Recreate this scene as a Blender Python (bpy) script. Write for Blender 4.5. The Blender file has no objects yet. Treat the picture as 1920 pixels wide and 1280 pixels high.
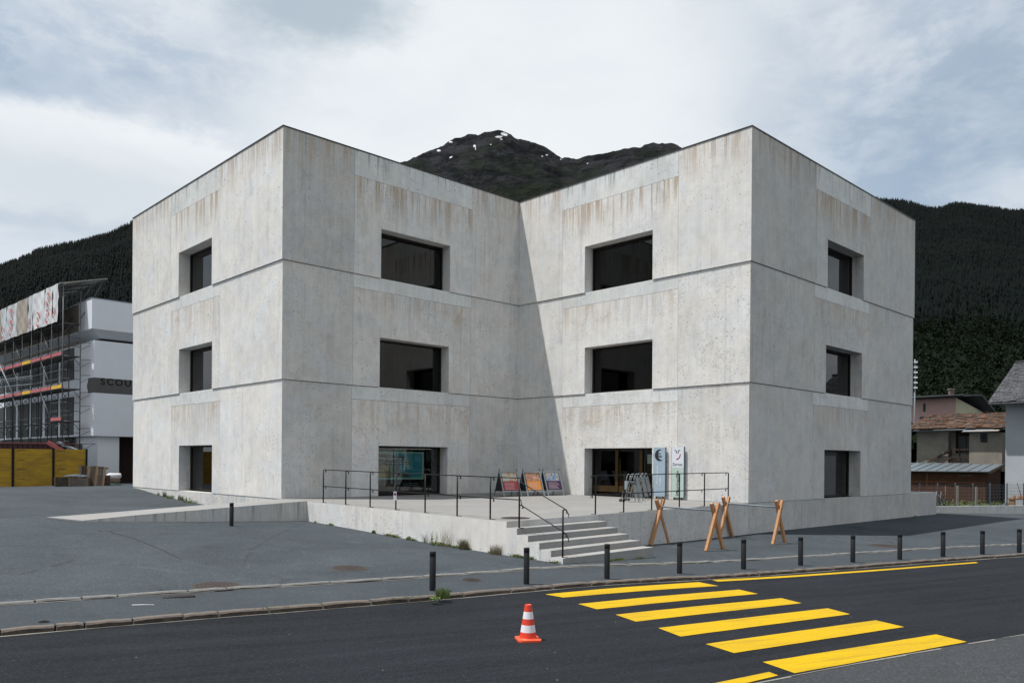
import bpy, math, random
import numpy as np
from mathutils import Vector, Matrix
random.seed(7); RNG=np.random.RandomState(11)
R=math.radians
sc=bpy.context.scene
# ------------------------------------------------------------------ camera
F=1489.4; CY=864.4; ROLL=.0081; CZ=2.2
cam=bpy.data.cameras.new('camera'); co=bpy.data.objects.new('camera',cam); sc.collection.objects.link(co)
cam.sensor_width=36; cam.lens=F/1920*36; cam.shift_y=(CY-640)/1920; cam.clip_start=.1; cam.clip_end=30000
co.location=(0,0,CZ); co.rotation_euler=(R(90),-ROLL,0); sc.camera=co
sc.render.resolution_x=1024; sc.render.resolution_y=682
# ------------------------------------------------------------------ node helper
class NT:
    def __init__(s,nt): s.t=nt; s.L=nt.links.new
    def n(s,typ,**kw):
        a=s.t.nodes.new(typ)
        for k,v in kw.items(): setattr(a,k,v)
        return a
    def put(s,sock,v):
        if hasattr(v,'is_output'): s.L(v,sock)
        elif v is not None:
            if hasattr(sock.default_value,'__len__') and not hasattr(v,'__len__'): v=(v,)*len(sock.default_value)
            if hasattr(v,'__len__') and len(sock.default_value)==4 and len(v)==3: v=(*v,1)
            sock.default_value=v
    def m(s,op,a,b=None,c=None,clamp=False):
        x=s.n('ShaderNodeMath',operation=op,use_clamp=clamp); s.put(x.inputs[0],a)
        if b is not None: s.put(x.inputs[1],b)
        if c is not None: s.put(x.inputs[2],c)
        return x.outputs[0]
    def vm(s,op,a,b=None,sc_=None):
        x=s.n('ShaderNodeVectorMath',operation=op); s.put(x.inputs[0],a)
        if b is not None: s.put(x.inputs[1],b)
        if sc_ is not None: s.put(x.inputs['Scale'],sc_)
        return x.outputs['Value'] if op in('LENGTH','DOT_PRODUCT','DISTANCE') else x.outputs[0]
    def ss(s,v,lo,hi,a=0.,b=1.):
        x=s.n('ShaderNodeMapRange',interpolation_type='SMOOTHSTEP'); s.put(x.inputs[0],v)
        for i,q in enumerate((lo,hi,a,b)): s.put(x.inputs[i+1],q)
        return x.outputs[0]
    def lin(s,v,lo,hi,a=0.,b=1.):
        x=s.n('ShaderNodeMapRange'); s.put(x.inputs[0],v)
        for i,q in enumerate((lo,hi,a,b)): s.put(x.inputs[i+1],q)
        return x.outputs[0]
    def mix(s,f,a,b,mode='MIX'):
        x=s.n('ShaderNodeMix',data_type='RGBA',blend_type=mode); s.put(x.inputs[0],f); s.put(x.inputs[6],a); s.put(x.inputs[7],b); return x.outputs[2]
    def noise(s,vec,scale,detail=4,rough=.55,dist=0.):
        x=s.n('ShaderNodeTexNoise'); s.put(x.inputs['Vector'],vec); s.put(x.inputs['Scale'],scale); x.inputs['Detail'].default_value=detail
        x.inputs['Roughness'].default_value=rough; x.inputs['Distortion'].default_value=dist; return x.outputs[0]
    def vor(s,vec,scale,feat='F1',out=0):
        x=s.n('ShaderNodeTexVoronoi',feature=feat); s.put(x.inputs['Vector'],vec); x.inputs['Scale'].default_value=scale; return x.outputs[out]
    def scale(s,vec,xyz): return s.vm('MULTIPLY',vec,xyz)
    def sep(s,vec): x=s.n('ShaderNodeSeparateXYZ'); s.put(x.inputs[0],vec); return x.outputs
    def comb(s,a,b,c):
        x=s.n('ShaderNodeCombineXYZ')
        for i,q in enumerate((a,b,c)): s.put(x.inputs[i],q)
        return x.outputs[0]
    def obj(s): return s.n('ShaderNodeTexCoord').outputs['Object']
    def pos(s): return s.n('ShaderNodeNewGeometry').outputs['Position']
    def rand(s): return s.n('ShaderNodeObjectInfo').outputs['Random']
    def attr(s,name,typ='OBJECT'): return s.n('ShaderNodeAttribute',attribute_type=typ,attribute_name=name).outputs['Fac']
    def bump(s,h,dist,strength=1.):
        x=s.n('ShaderNodeBump'); x.inputs['Strength'].default_value=strength; x.inputs['Distance'].default_value=dist; s.put(x.inputs['Height'],h); return x.outputs[0]
# ------------------------------------------------------------------ world, sun, exposure
SUND=np.array([.385,.06,-.92]); SUND/=np.linalg.norm(SUND)
w=bpy.data.worlds.new('World'); sc.world=w; w.use_nodes=True
k=NT(w.node_tree); bg=w.node_tree.nodes['Background']
SKY_GAIN=1.0
sky=k.n('ShaderNodeTexSky',sky_type='NISHITA'); sky.sun_disc=False
sky.sun_elevation=R(67); sky.sun_rotation=math.atan2(-SUND[0],-SUND[1]); sky.altitude=1500
dr=k.n('ShaderNodeTexCoord').outputs['Generated']; X,Y,Z=k.sep(dr)
az=k.m('ARCTAN2',X,Y); el=k.m('ARCSINE',Z)
def pa(px): return math.atan((px-960)/F)
def pe(px,py): return math.atan(((CY-5)-py)/F*math.cos(pa(px)))
def blob(px,py,wx,wy,edge=.6,nz=None,ramp=(1.,.35)):
    a=k.m('DIVIDE',k.m('SUBTRACT',az,pa(px)),wx/F); b=k.m('DIVIDE',k.m('SUBTRACT',el,pe(px,py)),wy/F)
    d=k.m('SQRT',k.m('ADD',k.m('MULTIPLY',a,a),k.m('MULTIPLY',b,b)))
    if nz is not None: d=k.m('ADD',d,k.m('MULTIPLY',k.m('SUBTRACT',nz,.5),edge*2))
    return k.ss(d,ramp[0],ramp[1])
zc=k.m('ADD',k.m('MAXIMUM',Z,0.),.22)
cp=k.comb(k.m('DIVIDE',X,zc),k.m('DIVIDE',Y,zc),0.)
n1=k.noise(k.scale(cp,(1.,.8,1)),1.3,7,.58,.4)
n2=k.noise(k.scale(dr,(3.2,3.2,8.)),1.6,7,.6,.3)
n3=k.noise(k.scale(dr,(6,6,12.)),2.2,8,.62,.2)
nishita=k.vm('SCALE',sky.outputs[0],sc_=.10)
blue=k.mix(.62,nishita,(.38,.49,.60))
white=k.mix(n2,(.68,.735,.79),(.85,.87,.885))
cov=k.ss(n1,.30,.60,.30,1.)
cov=k.m('MAXIMUM',cov,blob(930,260,830,720,.25,n2,(1.1,.35)))
holes=k.m('MAXIMUM',k.m('MULTIPLY',blob(-30,130,120,150,.7,n3,(1.05,.1)),.75),k.m('MULTIPLY',blob(60,330,560,150,.5,n2,(1.2,.0)),.30))
holes=k.m('MAXIMUM',holes,k.m('MULTIPLY',blob(1850,190,470,330,.5,n2,(1.15,.1)),.72))
holes=k.m('MAXIMUM',holes,k.m('MULTIPLY',blob(260,90,330,120,.4,n2,(1.2,.0)),.55))
holes=k.m('MULTIPLY',holes,k.ss(n3,.62,.40,.35,1.))
cov=k.m('MULTIPLY',cov,k.m('SUBTRACT',1.,holes))
col=k.mix(cov,blue,white)
dark=blob(590,5,190,75,.55,n3,(1.15,.3))
col=k.mix(k.m('MULTIPLY',dark,.9),col,(.40,.485,.56))
cum=blob(110,300,420,100,.45,n3,(1.0,.62)); shade=blob(150,352,420,110,.5,n2,(1.0,.1))
col=k.mix(k.m('MULTIPLY',cum,.8),col,(.84,.865,.885))
col=k.mix(k.m('MULTIPLY',shade,.62),col,(.54,.605,.67))
low=k.ss(el,-.02,.0)
col=k.mix(low,(.12,.13,.12),col)
k.L(col,bg.inputs[0]); bg.inputs[1].default_value=SKY_GAIN
sun=bpy.data.lights.new('sun','SUN'); sun.energy=5.0; sun.angle=R(.6); sun.color=(1.,.97,.925)
so=bpy.data.objects.new('sun',sun); sc.collection.objects.link(so); so.rotation_euler=Vector(SUND).to_track_quat('-Z','Y').to_euler(); so.location=(-20,0,40)
sc.view_settings.view_transform='Standard'; sc.view_settings.look='None'; sc.view_settings.gamma=1; sc.view_settings.use_curve_mapping=False
sc.view_settings.exposure=.12
sc.cycles.max_bounces=6; sc.cycles.transparent_max_bounces=8; sc.cycles.caustics_reflective=False; sc.cycles.caustics_refractive=False
# ------------------------------------------------------------------ geometry helper
def ray(px,py):
    a_=px-960; b_=CY-py; c,s=math.cos(ROLL),math.sin(ROLL)
    return np.array([(a_*c-b_*s)/F,1.,(a_*s+b_*c)/F])
C0=np.array([0,0,CZ])
def onz(px,py,z): d=ray(px,py); return C0+d*((z-CZ)/d[2])
th=.765
U=np.array([math.cos(th),math.sin(th)]); V=np.array([-U[1],U[0]]); P1=np.array([-8.2,28.28])
def Wp(a,b,z=0.): p=P1+a*U+b*V; return (float(p[0]),float(p[1]),float(z))
def onv(px,py,b):   # point seen at a pixel on the vertical plane v=b of the museum's frame
    P=P1+b*V; d=ray(px,py); t=(P@V)/(d[:2]@V); q=C0+d*t; r=q[:2]-P1; return r@U,q[2]
class MB:
    def __init__(s): s.v=[]; s.f=[]; s.sm=[]; s.mi=[]; s.cur=0
    def add(s,vs,fs,smooth=False):
        o=len(s.v); s.v+=[tuple(map(float,p)) for p in vs]
        for f in fs: s.f.append([o+i for i in f]); s.sm.append(smooth); s.mi.append(s.cur)
        return s
    def hexa(s,b,t):
        return s.add(list(b)+list(t),[(3,2,1,0),(4,5,6,7),(0,1,5,4),(1,2,6,5),(2,3,7,6),(3,0,4,7)])
    def box(s,x0,x1,y0,y1,z0,z1,M=None):
        b=[(x0,y0,z0),(x1,y0,z0),(x1,y1,z0),(x0,y1,z0)]; t=[(x,y,z1) for x,y,_ in b]
        if M is not None: b=[M@Vector(p) for p in b]; t=[M@Vector(p) for p in t]
        return s.hexa(b,t)
    def prism(s,poly,z0,z1):   # poly ccw in xy
        n=len(poly); vs=[(x,y,z0) for x,y in poly]+[(x,y,z1) for x,y in poly]
        return s.add(vs,[tuple(range(n))[::-1],tuple(range(n,2*n))]+[(i,(i+1)%n,n+(i+1)%n,n+i) for i in range(n)])
    def bar(s,a,b,w,h=None,up=(0,0,1)):
        h=h or w; a=Vector(a); b=Vector(b); d=(b-a).normalized(); up=Vector(up)
        if abs(d.dot(up))>.99: up=Vector((0,1,0))
        x=d.cross(up).normalized(); y=x.cross(d)
        q=[x*-w/2+y*-h/2,x*w/2+y*-h/2,x*w/2+y*h/2,x*-w/2+y*h/2]
        return s.hexa([a+i for i in q],[b+i for i in q])
    def tube(s,pts,r,n=8,r2=None,cap=True):
        pts=[Vector(p) for p in pts]; m=len(pts); vs=[]; 
        for i,p in enumerate(pts):
            d=(pts[min(i+1,m-1)]-pts[max(i-1,0)]).normalized(); up=Vector((0,0,1)) if abs(d.z)<.95 else Vector((0,1,0))
            x=d.cross(up).normalized(); y=x.cross(d); rr=r if r2 is None else r+(r2-r)*i/(m-1)
            for j in range(n):
                a=2*math.pi*j/n; vs.append(p+x*math.cos(a)*rr+y*math.sin(a)*rr)
        fs=[(i*n+j,i*n+(j+1)%n,(i+1)*n+(j+1)%n,(i+1)*n+j) for i in range(m-1) for j in range(n)]
        s.add(vs,fs,True)
        if cap: 
            o=len(s.v)-len(vs); s.f.append([o+j for j in range(n)][::-1]); s.sm.append(False); s.mi.append(s.cur)
            s.f.append([o+(m-1)*n+j for j in range(n)]); s.sm.append(False); s.mi.append(s.cur)
        return s
    def lathe(s,prof,n=24,c=(0,0)):
        m=len(prof); vs=[(c[0]+r*math.cos(2*math.pi*j/n),c[1]+r*math.sin(2*math.pi*j/n),z) for r,z in prof for j in range(n)]
        return s.add(vs,[(i*n+j,i*n+(j+1)%n,(i+1)*n+(j+1)%n,(i+1)*n+j) for i in range(m-1) for j in range(n)],True)
    def build(s,name,m=None,parent=None,loc=None,rotz=0,**props):
        me=bpy.data.meshes.new(name); me.from_pydata(s.v,[],s.f)
        for q in (m if isinstance(m,(list,tuple)) else [m]): me.materials.append(q)
        me.polygons.foreach_set('use_smooth',s.sm); me.polygons.foreach_set('material_index',s.mi); me.update()
        o=bpy.data.objects.new(name,me); sc.collection.objects.link(o)
        if parent: o.parent=parent
        if loc is not None: o.location=loc
        o.rotation_euler.z=rotz
        for a,b in props.items(): o[a]=b
        return o
def tag(o,label=None,cat=None,group=None,kind=None):
    if label: o['label']=label
    if cat: o['category']=cat
    if group: o['group']=group
    if kind: o['kind']=kind
    return o
def thing(name,label,cat,loc=(0,0,0),rotz=0,group=None):
    o=bpy.data.objects.new(name,None); sc.collection.objects.link(o); o.empty_display_size=.2
    o.location=loc; o.rotation_euler.z=rotz; return tag(o,label,cat,group)
def setting(name,loc=(0,0,0)):
    o=bpy.data.objects.new(name,None); sc.collection.objects.link(o); o.location=loc; o['kind']='structure'; return o
def copy_tree(o,parent=None,label=None):
    c=o.copy(); sc.collection.objects.link(c); c.parent=parent
    for ch in [q for q in list(sc.collection.objects) if q.parent==o]: copy_tree(ch,c)
    if label: c['label']=label
    return c
def text(name,s,size,m,parent,loc,rot,ext=.002,align='CENTER',bold=0.):
    cu=bpy.data.curves.new(name,'FONT'); cu.body=s; cu.size=size; cu.extrude=ext; cu.align_x=align; cu.align_y='CENTER'; cu.offset=bold; cu.space_character=1.32 if s=='SCOULA' else 1.
    t=bpy.data.objects.new(name,cu); sc.collection.objects.link(t); bpy.context.view_layer.update()
    me=bpy.data.meshes.new_from_object(t.evaluated_get(bpy.context.evaluated_depsgraph_get())); bpy.data.objects.remove(t)
    o=bpy.data.objects.new(name,me); me.materials.clear(); me.materials.append(m); sc.collection.objects.link(o); o.parent=parent; o.location=loc; o.rotation_euler=rot; return o
# ------------------------------------------------------------------ materials
def mat(name,c,rough=.8,var=.12,scale=3.,fine=40.,finev=.1,bump=0.,metal=0.,c2=None,spec=.4,coord='obj',stretch=(1,1,1)):
    m=bpy.data.materials.new(name); m.use_nodes=True; q=NT(m.node_tree); p=m.node_tree.nodes['Principled BSDF']
    vec=q.pos() if coord=='pos' else q.vm('ADD',q.obj(),q.vm('SCALE',(13.,7.,3.),sc_=q.rand()))
    vec=q.scale(vec,stretch)
    a=q.noise(vec,scale,5,.6); b=q.noise(vec,fine,3,.6)
    base=q.mix(q.ss(a,.3,.7),c,c2) if c2 else c
    f=q.m('ADD',q.m('MULTIPLY',q.m('SUBTRACT',a,.5),var*3),q.m('MULTIPLY',q.m('SUBTRACT',b,.5),finev*3))
    f=q.m('ADD',f,1.)
    colr=q.vm('SCALE',base,sc_=f) if hasattr(base,'is_output') else q.vm('SCALE',tuple(c),sc_=f)
    q.L(colr,p.inputs['Base Color']); p.inputs['Roughness'].default_value=rough; p.inputs['Metallic'].default_value=metal
    p.inputs['Specular IOR Level'].default_value=spec
    if bump: q.L(q.bump(b,bump),p.inputs['Normal'])
    return m
def concrete(name,base=.46,floor=False):
    m=bpy.data.materials.new(name); m.use_nodes=True; q=NT(m.node_tree); p=m.node_tree.nodes['Principled BSDF']
    rnd=q.rand(); o=q.obj(); ox,oy,oz=q.sep(o)
    vec=q.vm('ADD',o,q.vm('SCALE',(37.,11.,23.),sc_=rnd)); vx,vy,vz=q.sep(vec)
    big=q.noise(vec,.45,5,.6,.6); med=q.noise(vec,2.4,6,.65,.3); fin=q.noise(vec,38.,3,.6)
    board=q.noise(q.scale(vec,(7.,7.,.22)),1.,3,.55); board2=q.noise(q.scale(vec,(34.,34.,.5)),1.,2,.5)
    f=q.m('ADD',1.,q.m('MULTIPLY',q.m('SUBTRACT',big,.5),.40)); f=q.m('ADD',f,q.m('MULTIPLY',q.m('SUBTRACT',med,.5),.42))
    f=q.m('ADD',f,q.m('MULTIPLY',q.m('SUBTRACT',fin,.5),.16))
    if not floor:
        f=q.m('ADD',f,q.m('MULTIPLY',q.m('SUBTRACT',board,.5),.20)); f=q.m('ADD',f,q.m('MULTIPLY',q.m('SUBTRACT',board2,.5),.13))
    f=q.m('ADD',f,q.m('MULTIPLY',q.m('SUBTRACT',rnd,.5),.09))
    if not floor:
        ln=q.vor(q.comb(q.m('MULTIPLY',vx,1.25),0.,0.),1.,'DISTANCE_TO_EDGE'); lm=q.m('MULTIPLY',q.ss(ln,0.,.014,1.,0.),q.ss(q.noise(vec,.9,3),.38,.6)); f=q.m('SUBTRACT',f,q.m('MULTIPLY',lm,.16))
        gm=q.m('MULTIPLY',q.ss(q.noise(q.scale(vec,(1.6,1.6,.5)),1.,6,.72,.4),.52,.72),.15); f=q.m('SUBTRACT',f,gm)
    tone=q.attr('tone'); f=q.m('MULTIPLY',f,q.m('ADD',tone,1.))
    warm=q.ss(q.noise(vec,.7,4,.6,.5),.35,.65)
    c=q.mix(warm,(base*.985,base*.99,base*.99),(base*1.03,base*.995,base*.945))
    c=q.mix(q.m('MULTIPLY',q.attr('band'),.38),c,(base*.95,base*1.02,base*1.04))
    c=q.vm('SCALE',c,sc_=f)
    if not floor:
        # rust coloured streaks from the upper edge of the piece, and dark runs under the roof edge
        sx=q.noise(q.comb(q.m('MULTIPLY',vx,4.2),q.m('MULTIPLY',vy,4.2),q.m('MULTIPLY',vz,.16)),1.,6,.78)
        sl=q.noise(q.comb(q.m('MULTIPLY',vx,1.3),3.,0.),1.,3,.6)
        fall=q.ss(oz,q.m('MULTIPLY',sl,-3.4),-.0,0.,1.)
        st=q.m('MULTIPLY',q.ss(sx,.45,.58),fall); st=q.m('MULTIPLY',st,q.attr('rust'))
        c=q.mix(q.m('MULTIPLY',st,.85),c,(base*.60,base*.46,base*.33))
        cloud=q.m('MULTIPLY',q.ss(q.noise(vec,1.1,6,.7,1.),.52,.68),q.m('MULTIPLY',q.ss(oz,-1.7,-.2),q.attr('blot')))
        c=q.mix(q.m('MULTIPLY',cloud,.55),c,(base*.66,base*.50,base*.36))
        dx=q.noise(q.comb(q.m('MULTIPLY',vx,7.5),q.m('MULTIPLY',vy,7.5),q.m('MULTIPLY',vz,.25)),1.,4,.7)
        dl=q.noise(q.comb(q.m('MULTIPLY',vx,5.),7.,0.),1.,3,.7)
        dk=q.m('MULTIPLY',q.ss(dx,.50,.68),q.ss(oz,q.m('MULTIPLY',dl,-1.9),-.0)); dk=q.m('MULTIPLY',dk,q.attr('runs'))
        c=q.mix(q.m('MULTIPLY',dk,.78),c,(base*.30,base*.32,base*.28))
    # pores
    patch=q.ss(q.noise(vec,.9,3,.6),.40,.62)
    wv=q.vm('ADD',vec,q.vm('SCALE',q.n('ShaderNodeTexNoise').outputs[1],sc_=.0)); v1=q.vor(vec,4.2,'F1'); pz=q.noise(vec,5.,3,.7)
    def pores(scale,r0,keep,msk):
        tv=q.n('ShaderNodeTexVoronoi',feature='F1'); q.L(q.vm('ADD',vec,q.vm('SCALE',q.n('ShaderNodeTexNoise').outputs[1],sc_=0.)),tv.inputs['Vector']); tv.inputs['Scale'].default_value=scale
        s_=q.sep(tv.outputs[1]); rad=q.m('MULTIPLY',s_[1],r0); on=q.m('GREATER_THAN',s_[0],keep); d_=q.m('ADD',tv.outputs[0],q.m('MULTIPLY',q.m('SUBTRACT',pz,.5),.10))
        return q.m('MULTIPLY',q.m('MULTIPLY',q.m('LESS_THAN',d_,rad),on),msk)
    pore=pores(4.6,.17,.40,q.ss(q.noise(vec,.8,3,.6),.36,.58)); pore2=q.m('MAXIMUM',pores(11.,.36,.25,q.ss(q.noise(vec,1.3,3),.42,.58)),q.m('MULTIPLY',pores(18.,.45,.3,q.ss(q.noise(vec,.9,4,.7),.44,.60)),.8))
    pr=q.m('MAXIMUM',pore,q.m('MULTIPLY',pore2,.7)); 
    c=q.mix(q.m('MULTIPLY',pr,.0 if floor else .58),c,(base*.33,base*.33,base*.32))
    q.L(c,p.inputs['Base Color']); p.inputs['Roughness'].default_value=.88; p.inputs['Specular IOR Level'].default_value=.3
    h=q.m('SUBTRACT',q.m('ADD',q.m('MULTIPLY',med,.4),q.m('MULTIPLY',fin,.5)),pr)
    q.L(q.bump(h,.006),p.inputs['Normal'])
    return m
def asphalt(name,base,patchv=.25,speck=.35,dirv=None,wear=0.):
    m=bpy.data.materials.new(name); m.use_nodes=True; q=NT(m.node_tree); p=m.node_tree.nodes['Principled BSDF']
    v=q.pos(); fin=q.noise(v,75.,3,.7); gr=q.vor(v,55.,'F1',1); big=q.noise(v,.22,6,.62,.8); med=q.noise(v,1.6,5,.6)
    f=q.m('ADD',1.,q.m('MULTIPLY',q.m('SUBTRACT',big,.5),patchv*3)); f=q.m('ADD',f,q.m('MULTIPLY',q.m('SUBTRACT',med,.5),patchv))
    f=q.m('ADD',f,q.m('MULTIPLY',q.m('SUBTRACT',fin,.5),speck*2.2))
    g2=q.noise(v,24.,3,.75); f=q.m('ADD',f,q.m('MULTIPLY',q.m('SUBTRACT',g2,.5),speck*2.6)); f=q.m('ADD',f,q.m('MULTIPLY',q.ss(q.noise(q.vm('ADD',v,(31.,7.,2.)),.55,6,.72,1.4),.55,.75),patchv*.9)); f=q.m('SUBTRACT',f,q.m('MULTIPLY',q.ss(q.noise(q.vm('ADD',v,(11.,57.,2.)),.38,6,.75,2.),.58,.72),patchv*1.1))
    lg=q.n('ShaderNodeSeparateColor'); q.L(gr,lg.inputs[0]); f=q.m('ADD',f,q.m('MULTIPLY',q.ss(lg.outputs[0],.80,1.),speck*1.6))
    if dirv:   # wheel tracks and laying streaks along the road
        a,b=dirv; along=q.m('ADD',q.m('MULTIPLY',q.sep(v)[0],a),q.m('MULTIPLY',q.sep(v)[1],b)); across=q.m('ADD',q.m('MULTIPLY',q.sep(v)[0],-b),q.m('MULTIPLY',q.sep(v)[1],a))
        st=q.noise(q.comb(q.m('MULTIPLY',along,.12),q.m('MULTIPLY',across,2.2),0.),1.,5,.65); f=q.m('ADD',f,q.m('MULTIPLY',q.m('SUBTRACT',st,.5),wear))
        st2=q.noise(q.comb(q.m('MULTIPLY',along,.6),q.m('MULTIPLY',across,14.),0.),1.,4,.65); f=q.m('ADD',f,q.m('MULTIPLY',q.m('SUBTRACT',st2,.5),wear*.5))
    c=q.vm('SCALE',tuple(base),sc_=f)
    sp=q.ss(q.vor(v,7.,'F1'),.10,.05); c=q.mix(q.m('MULTIPLY',sp,q.ss(q.noise(v,3.1,2),.60,.68)),c,(.22,.22,.21))
    if not dirv: 
        cr=q.vor(q.vm('ADD',v,q.vm('SCALE',q.n('ShaderNodeTexNoise').outputs[1],sc_=0.)),.16,'DISTANCE_TO_EDGE'); wob=q.noise(v,1.2,5,.7)
        ck=q.m('MULTIPLY',q.ss(q.m('ADD',cr,q.m('MULTIPLY',q.m('SUBTRACT',wob,.5),.09)),.0045,.0),q.ss(q.noise(v,.17,2),.52,.60)); c=q.mix(q.m('MULTIPLY',ck,.5),c,(.02,.02,.02))
    q.L(c,p.inputs['Base Color']); p.inputs['Roughness'].default_value=.93; p.inputs['Specular IOR Level'].default_value=.16
    q.L(q.bump(q.m('ADD',fin,q.m('MULTIPLY',lg.outputs[1],.6)),.006),p.inputs['Normal']); return m
CONC=concrete('concrete_wall',.60); FLOOR=concrete('concrete_floor',.20,True); STEP=concrete('concrete_step',.25,True); RETW=concrete('concrete_retaining',.52)
PLAZA=asphalt('old_asphalt',(.045,.054,.0615),.36,.5); PAVE=asphalt('pavement_asphalt',(.043,.0515,.059),.20,.30); ROADM=asphalt('new_asphalt',(.0115,.0134,.0168),.24,.6,(.88,.47),1.7)
NEARM=asphalt('near_asphalt',(.040,.043,.047),.2,.5)
KDARK=mat('kerb_shaded_face',(.045,.038,.033),.95,.35,6,50,.35,.01,c2=(.085,.062,.046)); KERBM=mat('kerb_granite',(.150,.118,.098),.9,.3,6,60,.3,.01,c2=(.085,.078,.072)); BORDM=mat('border_granite',(.20,.20,.195),.9,.3,6,60,.25,.01,c2=(.11,.11,.105))  # KDARK: shade of the kerb and border stone fronts painted into their colour
MORT=mat('mortar',(.17,.165,.15),.95,.2,8,50,.2)
BLACK=mat('black_steel',(.007,.0075,.0085),.5,.1,8,60,.1,spec=.2); ANTH=mat('anthracite_paint',(.010,.0115,.014),.6,.15,5,60,.12,spec=.22)
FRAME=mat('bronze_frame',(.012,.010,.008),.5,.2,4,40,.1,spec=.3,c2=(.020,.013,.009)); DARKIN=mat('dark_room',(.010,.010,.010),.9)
COPING=mat('coping_sheet',(.018,.019,.021),.5); ROOFM=mat('roof_gravel',(.12,.12,.12),.95)
STEEL=mat('galvanised_steel',(.16,.19,.215),.6,.12,6,50,.08,metal=.2); ALU=mat('aluminium',(.27,.30,.32),.5,.1,6,50,.06,metal=.3)
def glassm(name,tint=(.09,.10,.10),refl=.9):
    m=bpy.data.materials.new(name); m.use_nodes=True; q=NT(m.node_tree); nt=m.node_tree
    for n in list(nt.nodes):
        if n.type!='OUTPUT_MATERIAL': nt.nodes.remove(n)
    out=[n for n in nt.nodes][0]; t=q.n('ShaderNodeBsdfTransparent'); t.inputs[0].default_value=(*tint,1); g=q.n('ShaderNodeBsdfGlossy'); g.inputs['Roughness'].default_value=.015
    g.inputs[0].default_value=(refl,refl,refl,1); fr=q.n('ShaderNodeFresnel'); fr.inputs[0].default_value=1.5; mx=q.n('ShaderNodeMixShader'); q.L(fr.outputs[0],mx.inputs[0]); q.L(t.outputs[0],mx.inputs[1]); q.L(g.outputs[0],mx.inputs[2]); q.L(mx.outputs[0],out.inputs[0]); return m
GLASS=glassm('window_glass'); GLASS2=glassm('clear_glass',(.90,.93,.92))
def paint(name,c,**kw): return mat(name,c,kw.pop('rough',.6),kw.pop('var',.06),**kw)
# ------------------------------------------------------------------ ground shape (thin plate through measured foot points)
_g=[(-1.45,14.69,-.2),(3.84,18.12,-.33),(9.17,21.3,-.42),(15.45,24.2,-.46),(-3.99,23.9,-.01),(-2.2,22.03,-.1),(-.08,19.82,-.15),(1.2,18.49,-.17),(-6.96,26.99,.12),
 (0,5,-.15),(-10,8,.0),(12,10,-.3),(25,25,-.6),(40,35,-.7),(45,60,-.6),(-30,30,.75),(-45,60,.8),(-27,40,.62),(-20,46,.72),(-15,20,.30),(-25,12,.2)]
_g+=[Wp(*q) for q in [(5.48,-11.66,-.28),(10.9,-11.66,-.3),(14.68,-11.66,-.3),(20,-11.66,-.32),(27,-11.66,-.34),(30.6,-11.66,-.36),(0,14.93,.75),(0,7.6,.33),(0,11.6,.5),(-6.95,-1.8,.43),(-4.85,-1.8,.31),(-2.37,-1.8,.21),(38,-5,-.5),(-6.5,.3,.44),(0,3,.2)]]
_g=np.array(_g)
def _phi(r): return np.where(r>1e-9,r*r*np.log(np.maximum(r,1e-9)),0.)
_n=len(_g); _d=np.hypot(_g[:,None,0]-_g[None,:,0],_g[:,None,1]-_g[None,:,1])/20
_A=np.zeros((_n+3,_n+3)); _A[:_n,:_n]=_phi(_d)+np.eye(_n)*.004; _P=np.c_[np.ones(_n),_g[:,:2]/20]; _A[:_n,_n:]=_P; _A[_n:,:_n]=_P.T
_w=np.linalg.solve(_A,np.r_[_g[:,2],0,0,0])
def G(x,y):
    x=np.asarray(x,float); y=np.asarray(y,float)
    r=np.hypot(x[...,None]-_g[:,0],y[...,None]-_g[:,1])/20
    z=_phi(r)@_w[:_n]+_w[_n]+_w[_n+1]*x/20+_w[_n+2]*y/20
    d=np.hypot(x-5,y-25); t=np.clip((d-40)/40,0,1); t=t*t*(3-2*t)
    return np.clip(z,-.9,1.1)*(1-t)+(-.55)*t
def gz(x,y): return float(G(np.array([x]),np.array([y]))[0])
def gnd(px,py,dz=0.):
    z=-.2
    for i in range(30): p=onz(px,py,z); z=z*.4+.6*(gz(p[0],p[1])+dz)
    return onz(px,py,z)
def curve(pxs,dz):
    P=np.array([gnd(*q,dz)[:2] for q in pxs]); c=np.polyfit(P[:,0],P[:,1],2)
    x0,x1=P[:,0].min()-3,P[:,0].max()+6
    def f(x):
        x=np.asarray(x,float); xc=np.clip(x,x0,x1); return np.polyval(c,xc)+(2*c[0]*xc+c[1])*(x-xc)
    return f
RD=.085
yK=curve([(0,1179),(204,1163),(362,1150),(560,1136),(808,1116.7),(977,1103.5),(1120,1093.3),(1380,1074),(1591,1059),(1813,1043.6),(1920,1038.8)],0)
y2=curve([(0,1132.7),(394,1106.5),(560,1094.8),(805,1080),(1120,1063.5),(1380,1047.8),(1706,1031),(1920,1020)],0)
yN=curve([(1431,1280),(1509,1261),(1665,1236.5),(1785,1211),(1920,1190.5)],-RD)
XS=np.unique(np.r_[np.linspace(-150,-30,25),np.linspace(-30,40,176),np.linspace(40,170,27)])
def sheet(name,ya,yb,rows,zf,m,parent=None,**kw):
    t=np.asarray(rows,float); A=ya(XS); B=yb(XS); Y=A[:,None]+(B-A)[:,None]*t[None,:]; Xg=np.repeat(XS[:,None],len(t),1); Zg=zf(Xg,Y)
    nx,ny=Xg.shape; vs=np.stack([Xg,Y,Zg],-1).reshape(-1,3); b=MB(); b.v=[tuple(p) for p in vs]
    for i in range(nx-1):
        for j in range(ny-1): b.f.append([i*ny+j,(i+1)*ny+j,(i+1)*ny+j+1,i*ny+j+1])
    b.sm=[True]*len(b.f); b.mi=[0]*len(b.f); o=b.build(name,m,parent); o['kind']='structure'; return o
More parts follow.
